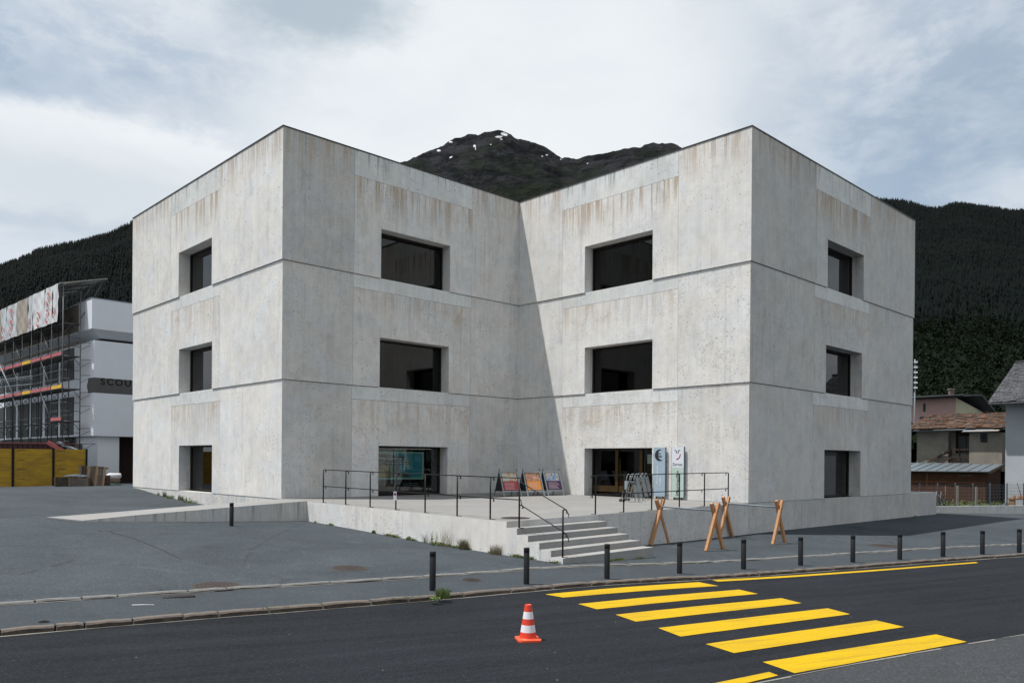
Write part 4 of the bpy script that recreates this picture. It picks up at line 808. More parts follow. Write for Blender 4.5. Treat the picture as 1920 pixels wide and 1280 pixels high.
for z in LV:
    if z<5: rng=range(0,1)
    else: rng=range(0,9)
    for i in rng:
        y0,y1=YS[i],YS[i+1]; b=MB(); b.box(-1.33,-.45,y0+.02,y1-.02,z-.06,z,MS); b.build('deck',DECK,sf)
        if z<9.9:
            m=random.choice([REDB,REDB,REDB,WHB]) ; 
            if (z>6 and z<7 and i==0) or i%4==3: m=YELB
            b=MB(); b.box(-1.41,-1.385,y0+.03,y1-.05-random.random()*.2,z+.0,z+.19,MS); b.build('toe_board',m,sf)
            for dz in (.55,1.05): b=MB(); b.tube([sp(-1.35,y0,z+dz),sp(-1.35,y1,z+dz)],.020,6); b.build('guard_rail',TUB,sf)
        if i%3==1 : b=MB(); b.tube([sp(-1.37,y0,z-1.8),sp(-1.37,y1,z-.1)],.02,6); b.build('brace',TUB,sf)
for z in LV[:-1]+[2.6]:
    b=MB()
    for dz in (.55,1.05): b.tube([sp(-1.35,1.,z+dz),sp(-.42,1.,z+dz)],.018,6)
    b.build('end_guard',TUB,sf)
for z in (3.0,3.9,5.2,6.0,7.0,7.9,8.9):   # brackets poking out towards the corner
    b=MB(); q=MS.to_3x3(); b.tube([sp(-.42,1.,z),sp(.25,.35,z+.03)],.016,5); b.tube([sp(-.42,1.,z-.42),sp(.18,.42,z)],.014,5); b.build('wall_bracket',TUB,sf)
# ladders laid horizontally and a leaning pole
ld=thing('ladder','light metal ladder hung sideways on the scaffold guard rails','ladder')
b=MB(); b.tube([sp(-1.45,6.3,7.25),sp(-1.45,15.5,7.55)],.03,6); b.tube([sp(-1.45,6.3,6.75),sp(-1.45,15.5,7.05)],.03,6); b.build('stile',STEEL,ld)
for i in range(26): y=6.5+i*.345; zz=6.75+(y-6.3)*.0326; b=MB(); b.tube([sp(-1.45,y,zz),sp(-1.45,y,zz+.5)],.018,5); b.build('rung',STEEL,ld)
b=MB(); b.tube([sp(-1.6,15.2,9.7),sp(-1.6,9.9,6.2)],.045,8); o=b.build('pole',STEEL); tag(o,'long light grey pole leaning diagonally against the scaffold','pole')
b=MB(); b.tube([sp(-1.6,13.9,8.1),sp(-1.6,12.6,6.9)],.03,8); o=b.build('pole',STEEL); tag(o,'short light grey pole leaning below the long one on the scaffold','pole')
ch=thing('site_stair','folded red and grey stair piece lying slanted above the yellow hoarding','stair'); 
b=MB(); b.bar((-25.75,44.0,3.05),(-24.55,44.2,2.35),.06,.22); b.build('red_side',REDB,ch); b=MB(); b.bar((-25.3,44.3,3.05),(-23.9,44.5,2.40),.5,.10); b.build('grey_tray',STEEL,ch)
for i in range(5): b=MB(); b.bar((-25.2+i*.26,44.05,2.95-i*.13),(-25.0+i*.26,44.45,2.97-i*.13),.10,.03); b.build('tread',STEEL,ch)
b=MB(); b.bar((-31.0,45.9,4.4),(-31.15,45.7,2.6),.22,.10); b.bar((-31.0,45.88,4.4),(-30.6,45.8,4.3),.08,.08); o=b.build('timber_prop',mat('orange_timber',(.26,.14,.04),.8,.3,4,20,.2)); tag(o,'short orange brown timber hanging from the torn wall edge','timber')
# protective roof
pr_=thing('scaffold_roof','slanting protective roof with beige underside on top of the scaffold','temporary roof')
BEI=mat('beige_tarp',(.30,.265,.225),.8,.15,2,20,.08); WTP=mat('white_tarp',(.55,.56,.57),.7,.06,2,20,.04); WTP2=mat('grey_white_tarp',(.44,.46,.48),.7,.08,2,20,.04); TRED=mat('tarp_red_print',(.46,.045,.05),.7,.1,4,30,.05)
b=MB(); b.hexa([sp(-1.5,1,12.20),sp(.95,1,12.86),sp(.95,20,12.86),sp(-1.5,20,12.20)],[sp(-1.5,1,12.25),sp(.95,1,12.91),sp(.95,20,12.91),sp(-1.5,20,12.25)]); b.build('roof_sheet',BEI,pr_)
for y in YS: b=MB(); b.tube([sp(-1.5,y,10.1),sp(-1.5,y,12.0),sp(-1.42,y,12.12),sp(-1.2,y,12.24),sp(1.05,y,12.85)],.035,6); b.tube([sp(-.42,y,10.3),sp(.85,y,12.78)],.025,6); b.tube([sp(-.42,y,11.3),sp(.3,y,12.6)],.022,6); b.build('rafter',TUB,pr_)
for x,z in ((-1.5,12.2),(-.2,12.54),(.95,12.84)): b=MB(); b.tube([sp(x,.8,z),sp(x,20,z)],.03,6); b.build('purlin',STEEL,pr_)
# tarpaulins with red marks
ys=[1.0,2.0,3.4,5.8,6.8,9.2,11.6,12.9,16.2,19.5]; tm=[WTP,WTP,WTP,WTP2,BEI,WTP2,WTP2,BEI,WTP]
tl=['narrow white tarpaulin at the right end of the scaffold top','white tarpaulin with red print, second from the right end','wide white tarpaulin with large red print, third from the right','narrow grey white tarpaulin beside the wide one','plain beige tarpaulin in the middle of the row','pale tarpaulin with a red print left of the beige one','narrow pale tarpaulin, third from the left','beige tarpaulin with red print, second from the left','white tarpaulin at the left end of the row']
for i in range(9):
    y0,y1=ys[i]+.03,ys[i+1]-.03; nx,nz=18,14; b=MB(); ph=random.uniform(0,6)
    for a in range(nx+1):
        for c in range(nz+1):
            t_=a/nx; q=c/nz; y=y0+(y1-y0)*t_; sag=.10*math.sin(math.pi*t_)*(1-q); wx=.022*math.sin(t_*7+ph+q*4)+.014*math.sin((t_*1.2-q*1.3)*11+ph)+.006*math.sin(q*20+t_*7)
            b.v.append(tuple(sp(-1.62+wx,y,10.0+sag*.2+(2.18-sag*.6)*q)))
    for a in range(nx):
        for c in range(nz): o_=a*(nz+1)+c; b.f.append([o_,o_+1,o_+nz+2,o_+nz+1]); b.sm.append(True); b.mi.append(0)
    root=thing('tarpaulin',tl[i],'tarpaulin',group='tarpaulins round the scaffold top'); b.build('sheet',tm[i],root); b2=MB()
    if i!=4:
        for j in range(2 if i in(1,5) else 1):
            cy=(y0+y1)/2+random.uniform(-.15,.15); cz=10.55+j*.95+random.uniform(-.1,.1); sc_=min((y1-y0)*.28,.42); X_=-1.675
            n=14
            ra=random.uniform(-.6,.6)
            for part in range(3):
                if part==0: pts=[(cy+sc_*.8*math.cos(a_),cz+sc_*math.sin(a_)) for a_ in np.linspace(.9+ra,3.0+ra,4)]
                elif part==1: pts=[(cy+sc_*.8*math.cos(a_),cz+sc_*math.sin(a_)) for a_ in np.linspace(4.1+ra,5.9+ra,4)]
                else: pts=[(cy-sc_*.3,cz-sc_*.3),(cy,cz+.05),(cy+sc_*.3,cz+sc_*.35)]
                w_=sc_*.26; L_=[];R_=[]
                for e_,(yy,zz) in enumerate(pts):
                    p0=pts[max(e_-1,0)];p1=pts[min(e_+1,len(pts)-1)]; dy,dz=p1[0]-p0[0],p1[1]-p0[1]; l=math.hypot(dy,dz); L_.append(sp(X_,yy-dz/l*w_/2,zz+dy/l*w_/2)); R_.append(sp(X_,yy+dz/l*w_/2,zz-dy/l*w_/2))
                m_=len(pts); b2.add(L_+R_,[(m_+e_,m_+e_+1,e_+1,e_) for e_ in range(m_-1)])
        b2.build('red_print',TRED,root)
# ------------------------------------------------------------------ yellow hoarding
YEL=mat('yellow_formwork_board',(.46,.275,.010),.65,.20,1.2,25,.12,stretch=(1,1,4),c2=(.24,.14,.012))
A=np.array([-29.5,40.2]); B=np.array([-23.35,43.6]); 
d=(B-A)/np.linalg.norm(B-A); L=np.linalg.norm(B-A); hr=thing('site_hoarding','yellow board hoarding with dark steel posts in front of the building site','hoarding'); z0=.55
ang=math.atan2(d[1],d[0]); n_=4; pw=[0,1.75,3.6,5.45,L]
for i in range(4):
    for j in range(4):
        x0,x1=pw[i]+.06,pw[i+1]-.06 if i<3 else pw[i+1]; b=MB(); b.box(0,x1-x0,0,.03,0,.495); m_=b.build('board',YEL,hr,loc=(A[0]+d[0]*x0,A[1]+d[1]*x0,z0+.1+j*.502),rotz=ang); 
        b=MB(); b.box(.12,.5,-.003,-.001,.40,.43) ; b.box(.12,.2,-.003,-.001,.36,.38) if j%2 else None; b.build('stamp',INK,m_)
for i,x in enumerate(pw): b=MB(); b.box(-.05,.05,-.06,.05,-.1,2.14); b.build('post',BLACK if i else BLACK,hr,loc=(A[0]+d[0]*x,A[1]+d[1]*x,z0),rotz=ang)
b=MB(); b.box(0,.75,-.006,-.002,0,.7); b.build('brown_patch',mat('brown_patch',(.13,.075,.03),.8),hr,loc=(A[0]+d[0]*1.65,A[1]+d[1]*1.65,z0+1.0),rotz=ang)
b=MB(); b.bar((0,0,0),(L,0,0),.10,.08); b.build('foot_rail',KERBM,hr,loc=(A[0],A[1],z0+.02),rotz=ang)
# ------------------------------------------------------------------ pallets, crates, sacks
PW=mat('weathered_pallet_wood',(.045,.035,.028),.9,.3,3,25,.2,stretch=(1,1,.4),c2=(.075,.055,.038)); PW2=mat('light_pallet_wood',(.17,.115,.07),.9,.3,3,25,.2)
def gx(px,D,lift=0.): x=(px-960)/F*D; return x,D,.62+lift
def crate(label,px,D,w,dp,h,rot,m=PW):
    x,y,z=gx(px,D); t=thing('wooden_crate',label,'crate',(x,y,z),rot,group='wooden crates by the hoarding')
    for s_ in (-1,1):
        for k_ in range(3): b=MB(); b.box(-w/2,w/2,-.012,.012,0,h/3-.015); b.build('board',m,t,loc=(0,s_*dp/2,.12+k_*h/3))
        for k_ in range(3): b=MB(); b.box(-.012,.012,-dp/2+.014,dp/2-.014,0,h/3-.015); b.build('board',m,t,loc=(s_*(w/2-.012),0,.12+k_*h/3))
    for k_ in (-1,0,1): b=MB(); b.box(-.05,.05,-dp/2,dp/2,0,.10); b.build('foot_block',m,t,loc=(k_*(w/2-.06),0,0))
    for k_ in (-1,1): b=MB(); b.box(-.035,.035,-.02,.0,.11,h+.14); b.build('corner_post',PW2,t,loc=(k_*(w/2-.05),-dp/2-.013,0))
    b=MB(); b.box(-w/2+.05,w/2-.05,-dp/2+.05,dp/2-.05,.12,.15); b.build('bottom',m,t); return t
crate('dark weathered wooden crate at the hoarding foot, left of the pair',124,40.9,.95,.7,.46,.3); crate('wooden crate with grey boards, right of the pair below the steel bars',151,40.7,.92,.7,.42,.25,mat('grey_board',(.12,.10,.09),.9,.3,3,25,.2))
for i in range(7):
    b=MB(); x,y,z=gx(118+i*4,40.8,.60+random.random()*.06); l=random.uniform(.5,1.1); a=random.uniform(-.25,.35); b.tube([(0,0,0),(l*math.cos(a),l*math.sin(a),random.uniform(-.02,.12))],.022,6); o=b.build('steel_bar',STEEL,loc=(x,y,z)); tag(o,'loose grey steel bar piled on the two wooden crates','bar','loose steel bars on the crates')
def pallet(label,px,D,lean,rot,tilt=0.,m=PW,n=7):
    x,y,z=gx(px,D); t=thing('pallet',label,'pallet',(x,y,z),rot,group='pallets by the hoarding'); t.rotation_euler=(lean,tilt,rot)
    for k_ in range(n): b=MB(); b.box(-.055,.055,-.011,.011,0,1.15); b.build('slat',m if k_%3 else PW2,t,loc=(-.38+k_*.76/(n-1),0,0))
    for zz in (.06,.57,1.05): b=MB(); b.box(-.52,.52,.012,.09,0,.09); b.build('bearer',PW2 if zz>1 else m,t,loc=(0,0,zz))
    return t
pallet('upright wooden pallet leaning against the hoarding end, light outer slats',178,40.9,-.16,.12,.05); pallet('dark wooden pallet leaning behind the light one',164,42.0,-.1,.2,.0,mat('dark_pallet_wood',(.028,.026,.025),.9,.3,3,25,.2)); 
x,y,z=gx(196,41.3); t=thing('wooden_crate','small dark crate between the leaning pallet and the sack','crate',(x,y,z),.1,group='wooden crates by the hoarding')
for k_ in range(4): b=MB(); b.box(-.22,.22,-.2,.2,0,.15); b.build('board',PW,t,loc=(random.uniform(-.03,.03),0,.02+k_*.17),rotz=random.uniform(-.1,.1))
SACK=mat('white_sack',(.62,.62,.63),.8,.1,3,20,.05); 
x,y,z=gx(214,42.5,.02); t=thing('building_sacks','stack of building material sacks, white plastic one on top with red stripes','sacks',(x,y,z),.1)
def pillow(name,m,z0,z1,w,dp):
    b=MB(); n=12; 
    vs=[];
    for i in range(7):
        q=i/6; zz=z0+(z1-z0)*q; k_=1-.16*abs(2*q-1)**3*1.2
        for j in range(24):
            a=2*math.pi*j/24; cx,sx=math.cos(a),math.sin(a); e=.45; vs.append((w/2*k_*math.copysign(abs(cx)**e,cx)+random.uniform(-.008,.008),dp/2*k_*math.copysign(abs(sx)**e,sx),zz+.015*math.sin(a*3+i)))
    b.add(vs,[(i*24+j,i*24+(j+1)%24,(i+1)*24+(j+1)%24,(i+1)*24+j) for i in range(6) for j in range(24)],True); b.f.append(list(range(6*24,7*24))); b.sm.append(True); b.mi.append(0); return b.build(name,m,t)
pillow('sack',mat('green_grey_sack',(.10,.14,.12),.8,.3,4,20,.1),0,.24,.66,.5); pillow('sack',mat('brown_sack',(.22,.15,.10),.8,.2,4,20,.1),.24,.47,.58,.46); pillow('sack',SACK,.46,.74,.68,.5)
b=MB(); 
for k_ in range(6): b.box(-.33+.0,-.16,-.262,-.255,.06+k_*.10,.12+k_*.10)
b.build('red_print',TRED,t)
# ------------------------------------------------------------------ right surroundings (built on the museum's two directions)
FRT=mat('fence_grey',(.13,.15,.165),.5,.1,4,30,.05,metal=.2)
def gw(px,D): return np.array([(px-960)/F*D,D])
Lw=thing('garden_wall','low grey concrete garden wall under the mesh fence','wall'); fa=gw(1690,42.0); fb=gw(2080,46.5); dF=(fb-fa)/np.linalg.norm(fb-fa); aF=math.atan2(dF[1],dF[0]); LF=np.linalg.norm(fb-fa)
x=0
while x<LF:
    l=min(2.6,LF-x); p=fa+dF*x; b=MB(); b.box(0,l-.008,0,.22,-1.2,.42); o=b.build('wall_panel',RETW,Lw,loc=(p[0],p[1],-.46),rotz=aF,tone=random.uniform(-.05,.05)); x+=2.6
fc=thing('mesh_fence','grey double bar mesh fence standing on the low garden wall','fence'); zt_=-.04
npst=int(LF/1.22)
for i in range(npst+1):
    p=fa+dF*(i*1.22+.1)+np.array([-dF[1],dF[0]])*.11; b=MB(); b.box(-.03,.03,-.02,.02,0,1.25); b.build('post',FRT,fc,loc=(p[0],p[1],zt_),rotz=aF)
for i in range(npst):
    p=fa+dF*(i*1.22+.13)+np.array([-dF[1],dF[0]])*.11; b=MB()
    for k_ in range(7): b.box(0,1.16,-.006,.006,.08+k_*.18-.005,.08+k_*.18+.005)
    for k_ in range(12): xx=k_*.105; b.box(xx-.0025,xx+.0025,-.003,.003,.04,1.18)
    b.build('mesh_panel',FRT,fc,loc=(p[0],p[1],zt_),rotz=aF)
# garden behind the fence
gz_=MB(); q=[gw(1680,42.4),gw(2100,47),gw(2150,62),gw(1660,60)]; gz_.add([(p[0],p[1],-.30) for p in q],[(0,1,2,3)]); gz_.build('garden_bed',GRASSM,kind='structure')
b=MB()
for _ in range(2600):
    t_=random.random(); p=gw(1720+300*t_,44.5+random.random()*5.+t_*3); hh=random.uniform(.1,.5)*(1. if random.random()<.8 else 1.6); leafy(b,1,.05,hh,.07,(p[0],p[1],-.3))
o=b.build('garden_plants',MOSS,kind='stuff'); o['label']='low green garden plants between the mesh fence and the brown shed'
for px,h_,l in ((1796,1.1,'pale wooden garden stake in front of the shed door, left one'),(1831,1.05,'pale wooden garden stake in front of the shed, right one'),(1773,1.0,'thin garden stake beside the third fence post')):
    p=gw(px,45.5 if px!=1773 else 46.5); b=MB(); b.box(-.05,.05,-.03,.03,0,h_+.25) if px!=1773 else b.tube([(0,0,0),(0,0,h_+.3)],.02,5); o=b.build('garden_stake',PW2 if px==1773 else mat('pale_stake',(.26,.22,.18),.9,.2,4,20,.1),loc=(p[0],p[1],-.35)); tag(o,l,'stake','garden stakes behind the fence')
p=gw(1765,46.5); t=thing('garden_tools','dark heap of garden gear leaning behind the mesh fence','garden gear',(p[0],p[1],-.3)); b=MB(); leafy(b,260,.5,.7,.07); b.build('heap',mat('dark_heap',(.022,.026,.030),.8),t)
for i in range(3): b=MB(); b.tube([(random.uniform(-.4,.4),0,.1),(random.uniform(-.4,.4),.1,.95)],.02,5); b.build('handle',STEEL,t)
p=gw(1912,45.4); t=thing('potting_bench','small orange brown wooden bench with flower pots at the right edge','bench',(p[0],p[1],-.3)); b=MB(); b.box(-.5,.6,-.3,.3,.55,.62); b.build('top',mat('orange_bench',(.24,.12,.05),.8,.2,4,20,.1),t)
for x in (-.42,.5): b=MB(); b.box(x-.04,x+.04,-.25,.25,0,.55); b.build('leg',bpy.data.materials['orange_bench'],t)
for x in (-.3,.0,.25): b=MB(); b.lathe([(.06,.621),(.09,.78),(.08,.78)],12,(x,0)); b.build('flower_pot',bpy.data.materials['orange_bench'],t)
b=MB(); b.tube([(.2,.1,.6),(-.05,.15,1.5)],.02,5); b.build('stick',PW,t)
p=gw(1888,45.9); t=thing('plastic_bag','grey crumpled plastic bag behind the fence by the white house','bag',(p[0],p[1],-.3)); b=MB(); leafy(b,90,.22,.38,.13); b.build('body',mat('grey_plastic',(.16,.17,.19),.5),t)
p=gw(1899,45.6); t=thing('bucket','small yellowish bucket beside the crumpled bag','bucket',(p[0],p[1],-.3)); b=MB(); b.lathe([(.10,0),(.14,.3),(.13,.3),(.1,.02)],14); b.build('body',mat('old_yellow_plastic',(.20,.15,.03),.6),t)
# shed
SO=np.array([30.0,50.0]); AU=math.atan2(U[1],U[0]); MSH=Matrix.Translation((SO[0],SO[1],0))@Matrix.Rotation(AU+math.pi/2,4,'Z')  # x: away to the left-back (v), y: -u
def hp(a,b_,z): return (SO[0]+U[0]*a+V[0]*b_,SO[1]+U[1]*a+V[1]*b_,z)
SHW=mat('brown_shed_boards',(.085,.032,.014),.85,.35,1.2,18,.2,stretch=(1,1,.12),c2=(.045,.020,.012)); MROOF=mat('grey_sheet_roof',(.15,.18,.205),.45,.10,1.2,20,.05,metal=.3); STONE=mat('lichen_stone_slab',(.085,.08,.075),.9,.4,2.6,9,.4,coord='pos',c2=(.15,.066,.030)); SLATE=mat('grey_slate',(.040,.041,.047),.85,.3,2.,14,.3,coord='pos',c2=(.070,.071,.078)); BARN=mat('rough_beige_plaster',(.21,.19,.16),.95,.22,1.3,18,.15,.01); BARNW=mat('barn_timber',(.055,.032,.020),.9,.3,2,20,.2); WHOUSE=mat('white_house_render',(.36,.385,.42),.92,.12,.8,22,.08); GUT=mat('gutter_metal',(.06,.065,.07),.5)
sh=thing('garden_shed','brown boarded garden shed with a grey metal lean-to roof behind the mesh fence','shed')
def hexW(b,p4,q4): b.hexa([hp(*p) for p in p4],[hp(*q) for q in q4])
n=56
pb=MB()
for i in range(n):
    w_=9.6/n; b0=.15+i*w_; b=MB(); o_=random.uniform(0,.02); hexW(b,[(0-o_,b0,-.5),(.02,b0,-.5),(.02,b0+w_-.012,-.5),(0-o_,b0+w_-.012,-.5)],[(0-o_,b0,1.79),(.02,b0,1.79),(.02,b0+w_-.012,1.79),(0-o_,b0+w_-.012,1.79)])
    k_=MB(); off=Vector(b.v[0]); k_.v=[tuple(Vector(p)-off) for p in b.v]; k_.f=[f[::-1] for f in b.f]; k_.sm=b.sm; k_.mi=b.mi; k_.build('plank',SHW,sh,loc=off)
for i in range(22):
    w_=3.0/22; a0=.03+i*w_; b=MB(); o_=random.uniform(0,.015); hexW(b,[(a0,.12-o_,-.5),(a0+w_-.012,.12-o_,-.5),(a0+w_-.012,.14,-.5),(a0,.14,-.5)],[(a0,.12-o_,1.79+a0*.15),(a0+w_-.012,.12-o_,1.79+(a0+w_)*.15),(a0+w_-.012,.14,1.79+(a0+w_)*.15),(a0,.14,1.79+a0*.15)])
    off=Vector(b.v[0]); k_=MB(); k_.v=[tuple(Vector(p)-off) for p in b.v]; k_.f=b.f; k_.sm=b.sm; k_.mi=b.mi; k_.build('plank',SHW,sh,loc=off)
b=MB(); hexW(b,[(.021,.145,-.5),(3.1,.145,-.5),(3.1,9.7,-.5),(.021,9.7,-.5)],[(.021,.145,1.78),(3.1,.145,2.2),(3.1,9.7,2.2),(.021,9.7,1.78)]); b.build('core',DARKIN,sh)
for i in range(16):
    b0=-.12+i*.62; b=MB(); hexW(b,[(-.25,b0,1.78),(3.15,b0,2.30),(3.15,b0+.615,2.30),(-.25,b0+.615,1.78)],[(-.25,b0,1.805),(3.15,b0,2.325),(3.15,b0+.615,2.325),(-.25,b0+.615,1.805)]); b.build('roof_panel',MROOF,sh)
    b=MB(); b.bar(hp(-.25,b0,1.82),hp(3.15,b0,2.34),.035,.05); b.build('seam',MROOF,sh)
b=MB(); b.tube([hp(-.30,-.15,1.76),hp(-.30,9.8,1.76)],.045,8); b.build('gutter',GUT,sh); b=MB(); b.bar(hp(-.25,-.13,1.72),hp(3.15,-.13,2.24),.03,.14); b.build('fascia',PW2,sh); b=MB(); b.bar(hp(-.03,.9,1.52),hp(-.03,1.75,1.52),.02,.03); b.build('hinge_strap',STEEL,sh); b=MB(); b.bar(hp(-.035,3.6,-.4),hp(-.035,3.6,1.78),.10,.03); b.build('door_post',mat('red_brown_post',(.15,.06,.03),.8),sh)
# barn
ba=thing('stone_roof_barn','beige plastered barn with an orange lichened stone slab roof and a timber balcony','barn'); A0=3.3
def wallbox(name,m,a0,a1,b0,b1,z0,z1,par): b=MB(); P_=[(a0,b0),(a1,b0),(a1,b1),(a0,b1)]; b.hexa([hp(*p,z0) for p in P_],[hp(*p,z1) for p in P_]); return b.build(name,m,par)
def pb(px,D=54.): # distance along v for a pixel on the barn front plane
    d=ray(px,860); t_=((SO+U*A0)@U)/(d[:2]@U); q=C0[:2]+d[:2]*t_; return (q-SO)@V
Z1=4.66
bl,b1_,b2_,b3_,br=pb(1719),pb(1778),pb(1822),pb(1876),pb(1884)
wallbox('wall',BARN,A0,A0+.5,b1_,bl,-.4,Z1,ba); wallbox('wall',BARN,A0+.5,A0+7,bl-.4,bl,-.4,Z1,ba)
wallbox('back_wall',DARKIN,A0+2.2,A0+2.4,br,b1_+.2,-.4,Z1,ba); wallbox('balcony_floor',BARNW,A0,A0+2.2,b2_,b1_,2.25,2.36,ba); wallbox('wall',BARN,A0+.15,A0+.4,b2_,(b1_+b2_)/2+.2,1.2,2.9,ba) if False else None
b=MB(); a_=A0+2.1; m0=(b1_*.75+b2_*.25); 
wallbox('door',BARNW,A0+1.0,A0+1.06,b2_+.3,b1_-.15,2.36,4.5,ba); wallbox('door_window',mat('dirty_pane',(.09,.10,.10),.3),A0+.97,A0+.995,b1_-1.35,b1_-.85,2.9,4.2,ba); wallbox('door_window',bpy.data.materials['dirty_pane'],A0+.97,A0+.995,b1_-.8,b1_-.35,2.9,4.2,ba)
wallbox('parapet',BARN,A0+.3,A0+.34,b1_-1.35,b1_-.05,2.36,3.0,ba)
bay=wallbox('bay',BARN,A0-.55,A0+1.5,b3_,b2_,1.8,4.35,ba); wallbox('bay_side',BARN,A0-.54,A0+1.5,br+.02,b3_-.002,1.8,4.35,ba)
wallbox('bay_window',DWIN,A0-.575,A0-.551,pb(1856),pb(1843),3.70,4.30,ba); fm=MB(); P_=pb(1849.5); fm.bar(hp(A0-.585,P_,3.70),hp(A0-.585,P_,4.30),.03,.03); fm.bar(hp(A0-.585,pb(1856),4.0),hp(A0-.585,pb(1843),4.0),.03,.03); fm.build('window_bar',BLACK,ba)
b=MB(); hexW(b,[(A0-.95,b3_-.1,4.42),(A0+.4,br-.1,4.80),(A0+.4,b2_+.35,4.80),(A0-.95,b2_+.3,4.42)],[(A0-.95,b3_-.1,4.46),(A0+.4,br-.1,4.84),(A0+.4,b2_+.35,4.84),(A0-.95,b2_+.3,4.46)]); b.build('bay_roof',mat('pale_sheet_roof',(.30,.36,.40),.5,.3,1.5,20,.1,c2=(.40,.33,.27)),ba)
b=MB(); b.tube([hp(A0-.98,b3_-.15,4.40),hp(A0-.98,b2_+.35,4.40)],.04,6); b.build('gutter',GUT,ba)
for z_ in (3.25,2.75): b=MB(); b.bar(hp(A0-.05,b2_,z_),hp(A0-.05,b1_-.2,z_),.05,.09); b.build('balcony_rail',mat('grey_brown_rail',(.14,.10,.08),.9) if z_>3 else bpy.data.materials['grey_brown_rail'],ba)
for b_ in (b1_-.2,(b1_+b2_)/2): b=MB(); b.bar(hp(A0-.05,b_,2.2),hp(A0-.05,b_,3.3),.09,.09); b.build('balcony_post',BARNW,ba)
b=MB(); b.bar(hp(A0-.12,b1_-.2,3.2),hp(A0-.12,b1_+2.0,1.9),.04,.14); b.bar(hp(A0-.12,b1_-.2,2.7),hp(A0-.12,b1_+1.3,1.8),.04,.10); b.build('stair_rail',BARNW,ba)
# stone slab roof
a0,a1,zr0,zr1=A0-.6,A0+4.2,Z1-.02,5.85; bL,bR=pb(1709)+.3,br-.3
b=MB(); hexW(b,[(a0+.1,bR,zr0-.06),(a1,bR,zr1-.08),(a1,bL+0,zr1-.08),(a0+.1,bL,zr0-.06)],[(a0+.1,bR,zr0),(a1,bR,zr1-.02),(a1,bL,zr1-.02),(a0+.1,bL,zr0)]); b.build('roof',BARNW,ba)
b=MB(); hexW(b,[(a1,bR,zr1-.08),(a1+4.6,bR,zr0),(a1+4.6,bL,zr0),(a1,bL,zr1-.08)],[(a1,bR,zr1-.02),(a1+4.6,bR,zr0+.06),(a1+4.6,bL,zr0+.06),(a1,bL,zr1-.02)]); b.build('roof',STONE,ba)
def slabs(par,m,a0,a1,b0,b1,z0,z1,rows,wlo,whi,t0,irr,hpf=hp):
    s_=MB()
    for r_ in range(rows+1):
        u0=r_/rows; bb=b0
        while bb<b1:
            w_=min(random.uniform(wlo,whi),b1-bb); l=(a1-a0)/rows*random.uniform(1.3,1.7); ua=u0-random.uniform(0,irr)/rows; ub=ua+l/(a1-a0)
            if ub>1.02: ub=1.02
            za=z0+(z1-z0)*ua+t0*1.6+random.uniform(0,t0); zb=z0+(z1-z0)*ub+t0*.4; aa=a0+(a1-a0)*ua; ab=a0+(a1-a0)*ub; j=[random.uniform(-irr*.06,irr*.06) for _ in range(4)]
            P_=[(aa+j[0],bb+.01,za),(ab,bb+.01,zb),(ab,bb+w_-.01,zb),(aa+j[1],bb+w_-.01,za+j[2]*.3)]; s_.hexa([hpf(*p) for p in P_],[hpf(p[0],p[1],p[2]+t0) for p in P_]); bb+=w_
    o=s_.build('roof_slabs',m,par); o['kind']='stuff'
slabs(ba,STONE,a0,a1,bR,bL,zr0+.01,zr1,17,.18,.60,.035,1.)
b=MB(); b.tube([hp(a0-.06,bR-.2,zr0-.08),hp(a0-.06,bL,zr0-.08)],.06,8); b.build('gutter',GUT,ba)
# white house at the right edge
wh=thing('white_house','white rendered house with a grey slate roof, cut by the right edge','house'); H0=np.array([29.12,46.9])
def hq(a,b_,z): return (H0[0]+U[0]*a+V[0]*b_,H0[1]+U[1]*a+V[1]*b_,z)
# wall faces -u (towards the road) and +v
b=MB(); P_=[(0,0),(0,-9),(9,-9),(9,0)]; b.hexa([hq(*p,-.6) for p in P_][::-1],[hq(*p,6.05) for p in P_][::-1]); b.build('wall',WHOUSE,wh)
b=MB(); b.add([hq(0,0,6.05),hq(9,0,6.05),hq(4.5,0,8.4),hq(0,-9,6.05),hq(9,-9,6.05),hq(4.5,-9,8.4)],[(0,1,2),(5,4,3)]); b.build('gable',WHOUSE,wh)
o_=.62; b=MB(); b.hexa([hq(-.9,o_,5.75),hq(4.5,o_,8.50),hq(4.5,-10,8.50),hq(-.9,-10,5.75)][::-1],[hq(-.9,o_,5.87),hq(4.5,o_,8.62),hq(4.5,-10,8.62),hq(-.9,-10,5.87)][::-1]); b.hexa([hq(9.9,o_,5.95),hq(4.5,o_,8.72),hq(4.5,-10,8.72),hq(9.9,-10,5.95)],[hq(9.9,o_,6.07),hq(4.5,o_,8.84),hq(4.5,-10,8.84),hq(9.9,-10,6.07)]); b.build('roof',SLATE,wh)
slabs(wh,SLATE,-.95,4.5,-9.9,o_+.05,5.88,8.64,26,.16,.34,.02,.5,hq)
b=MB(); b.tube([hq(-.98,o_,5.78),hq(-.98,-10,5.78)],.07,8); b.build('gutter',GUT,wh)
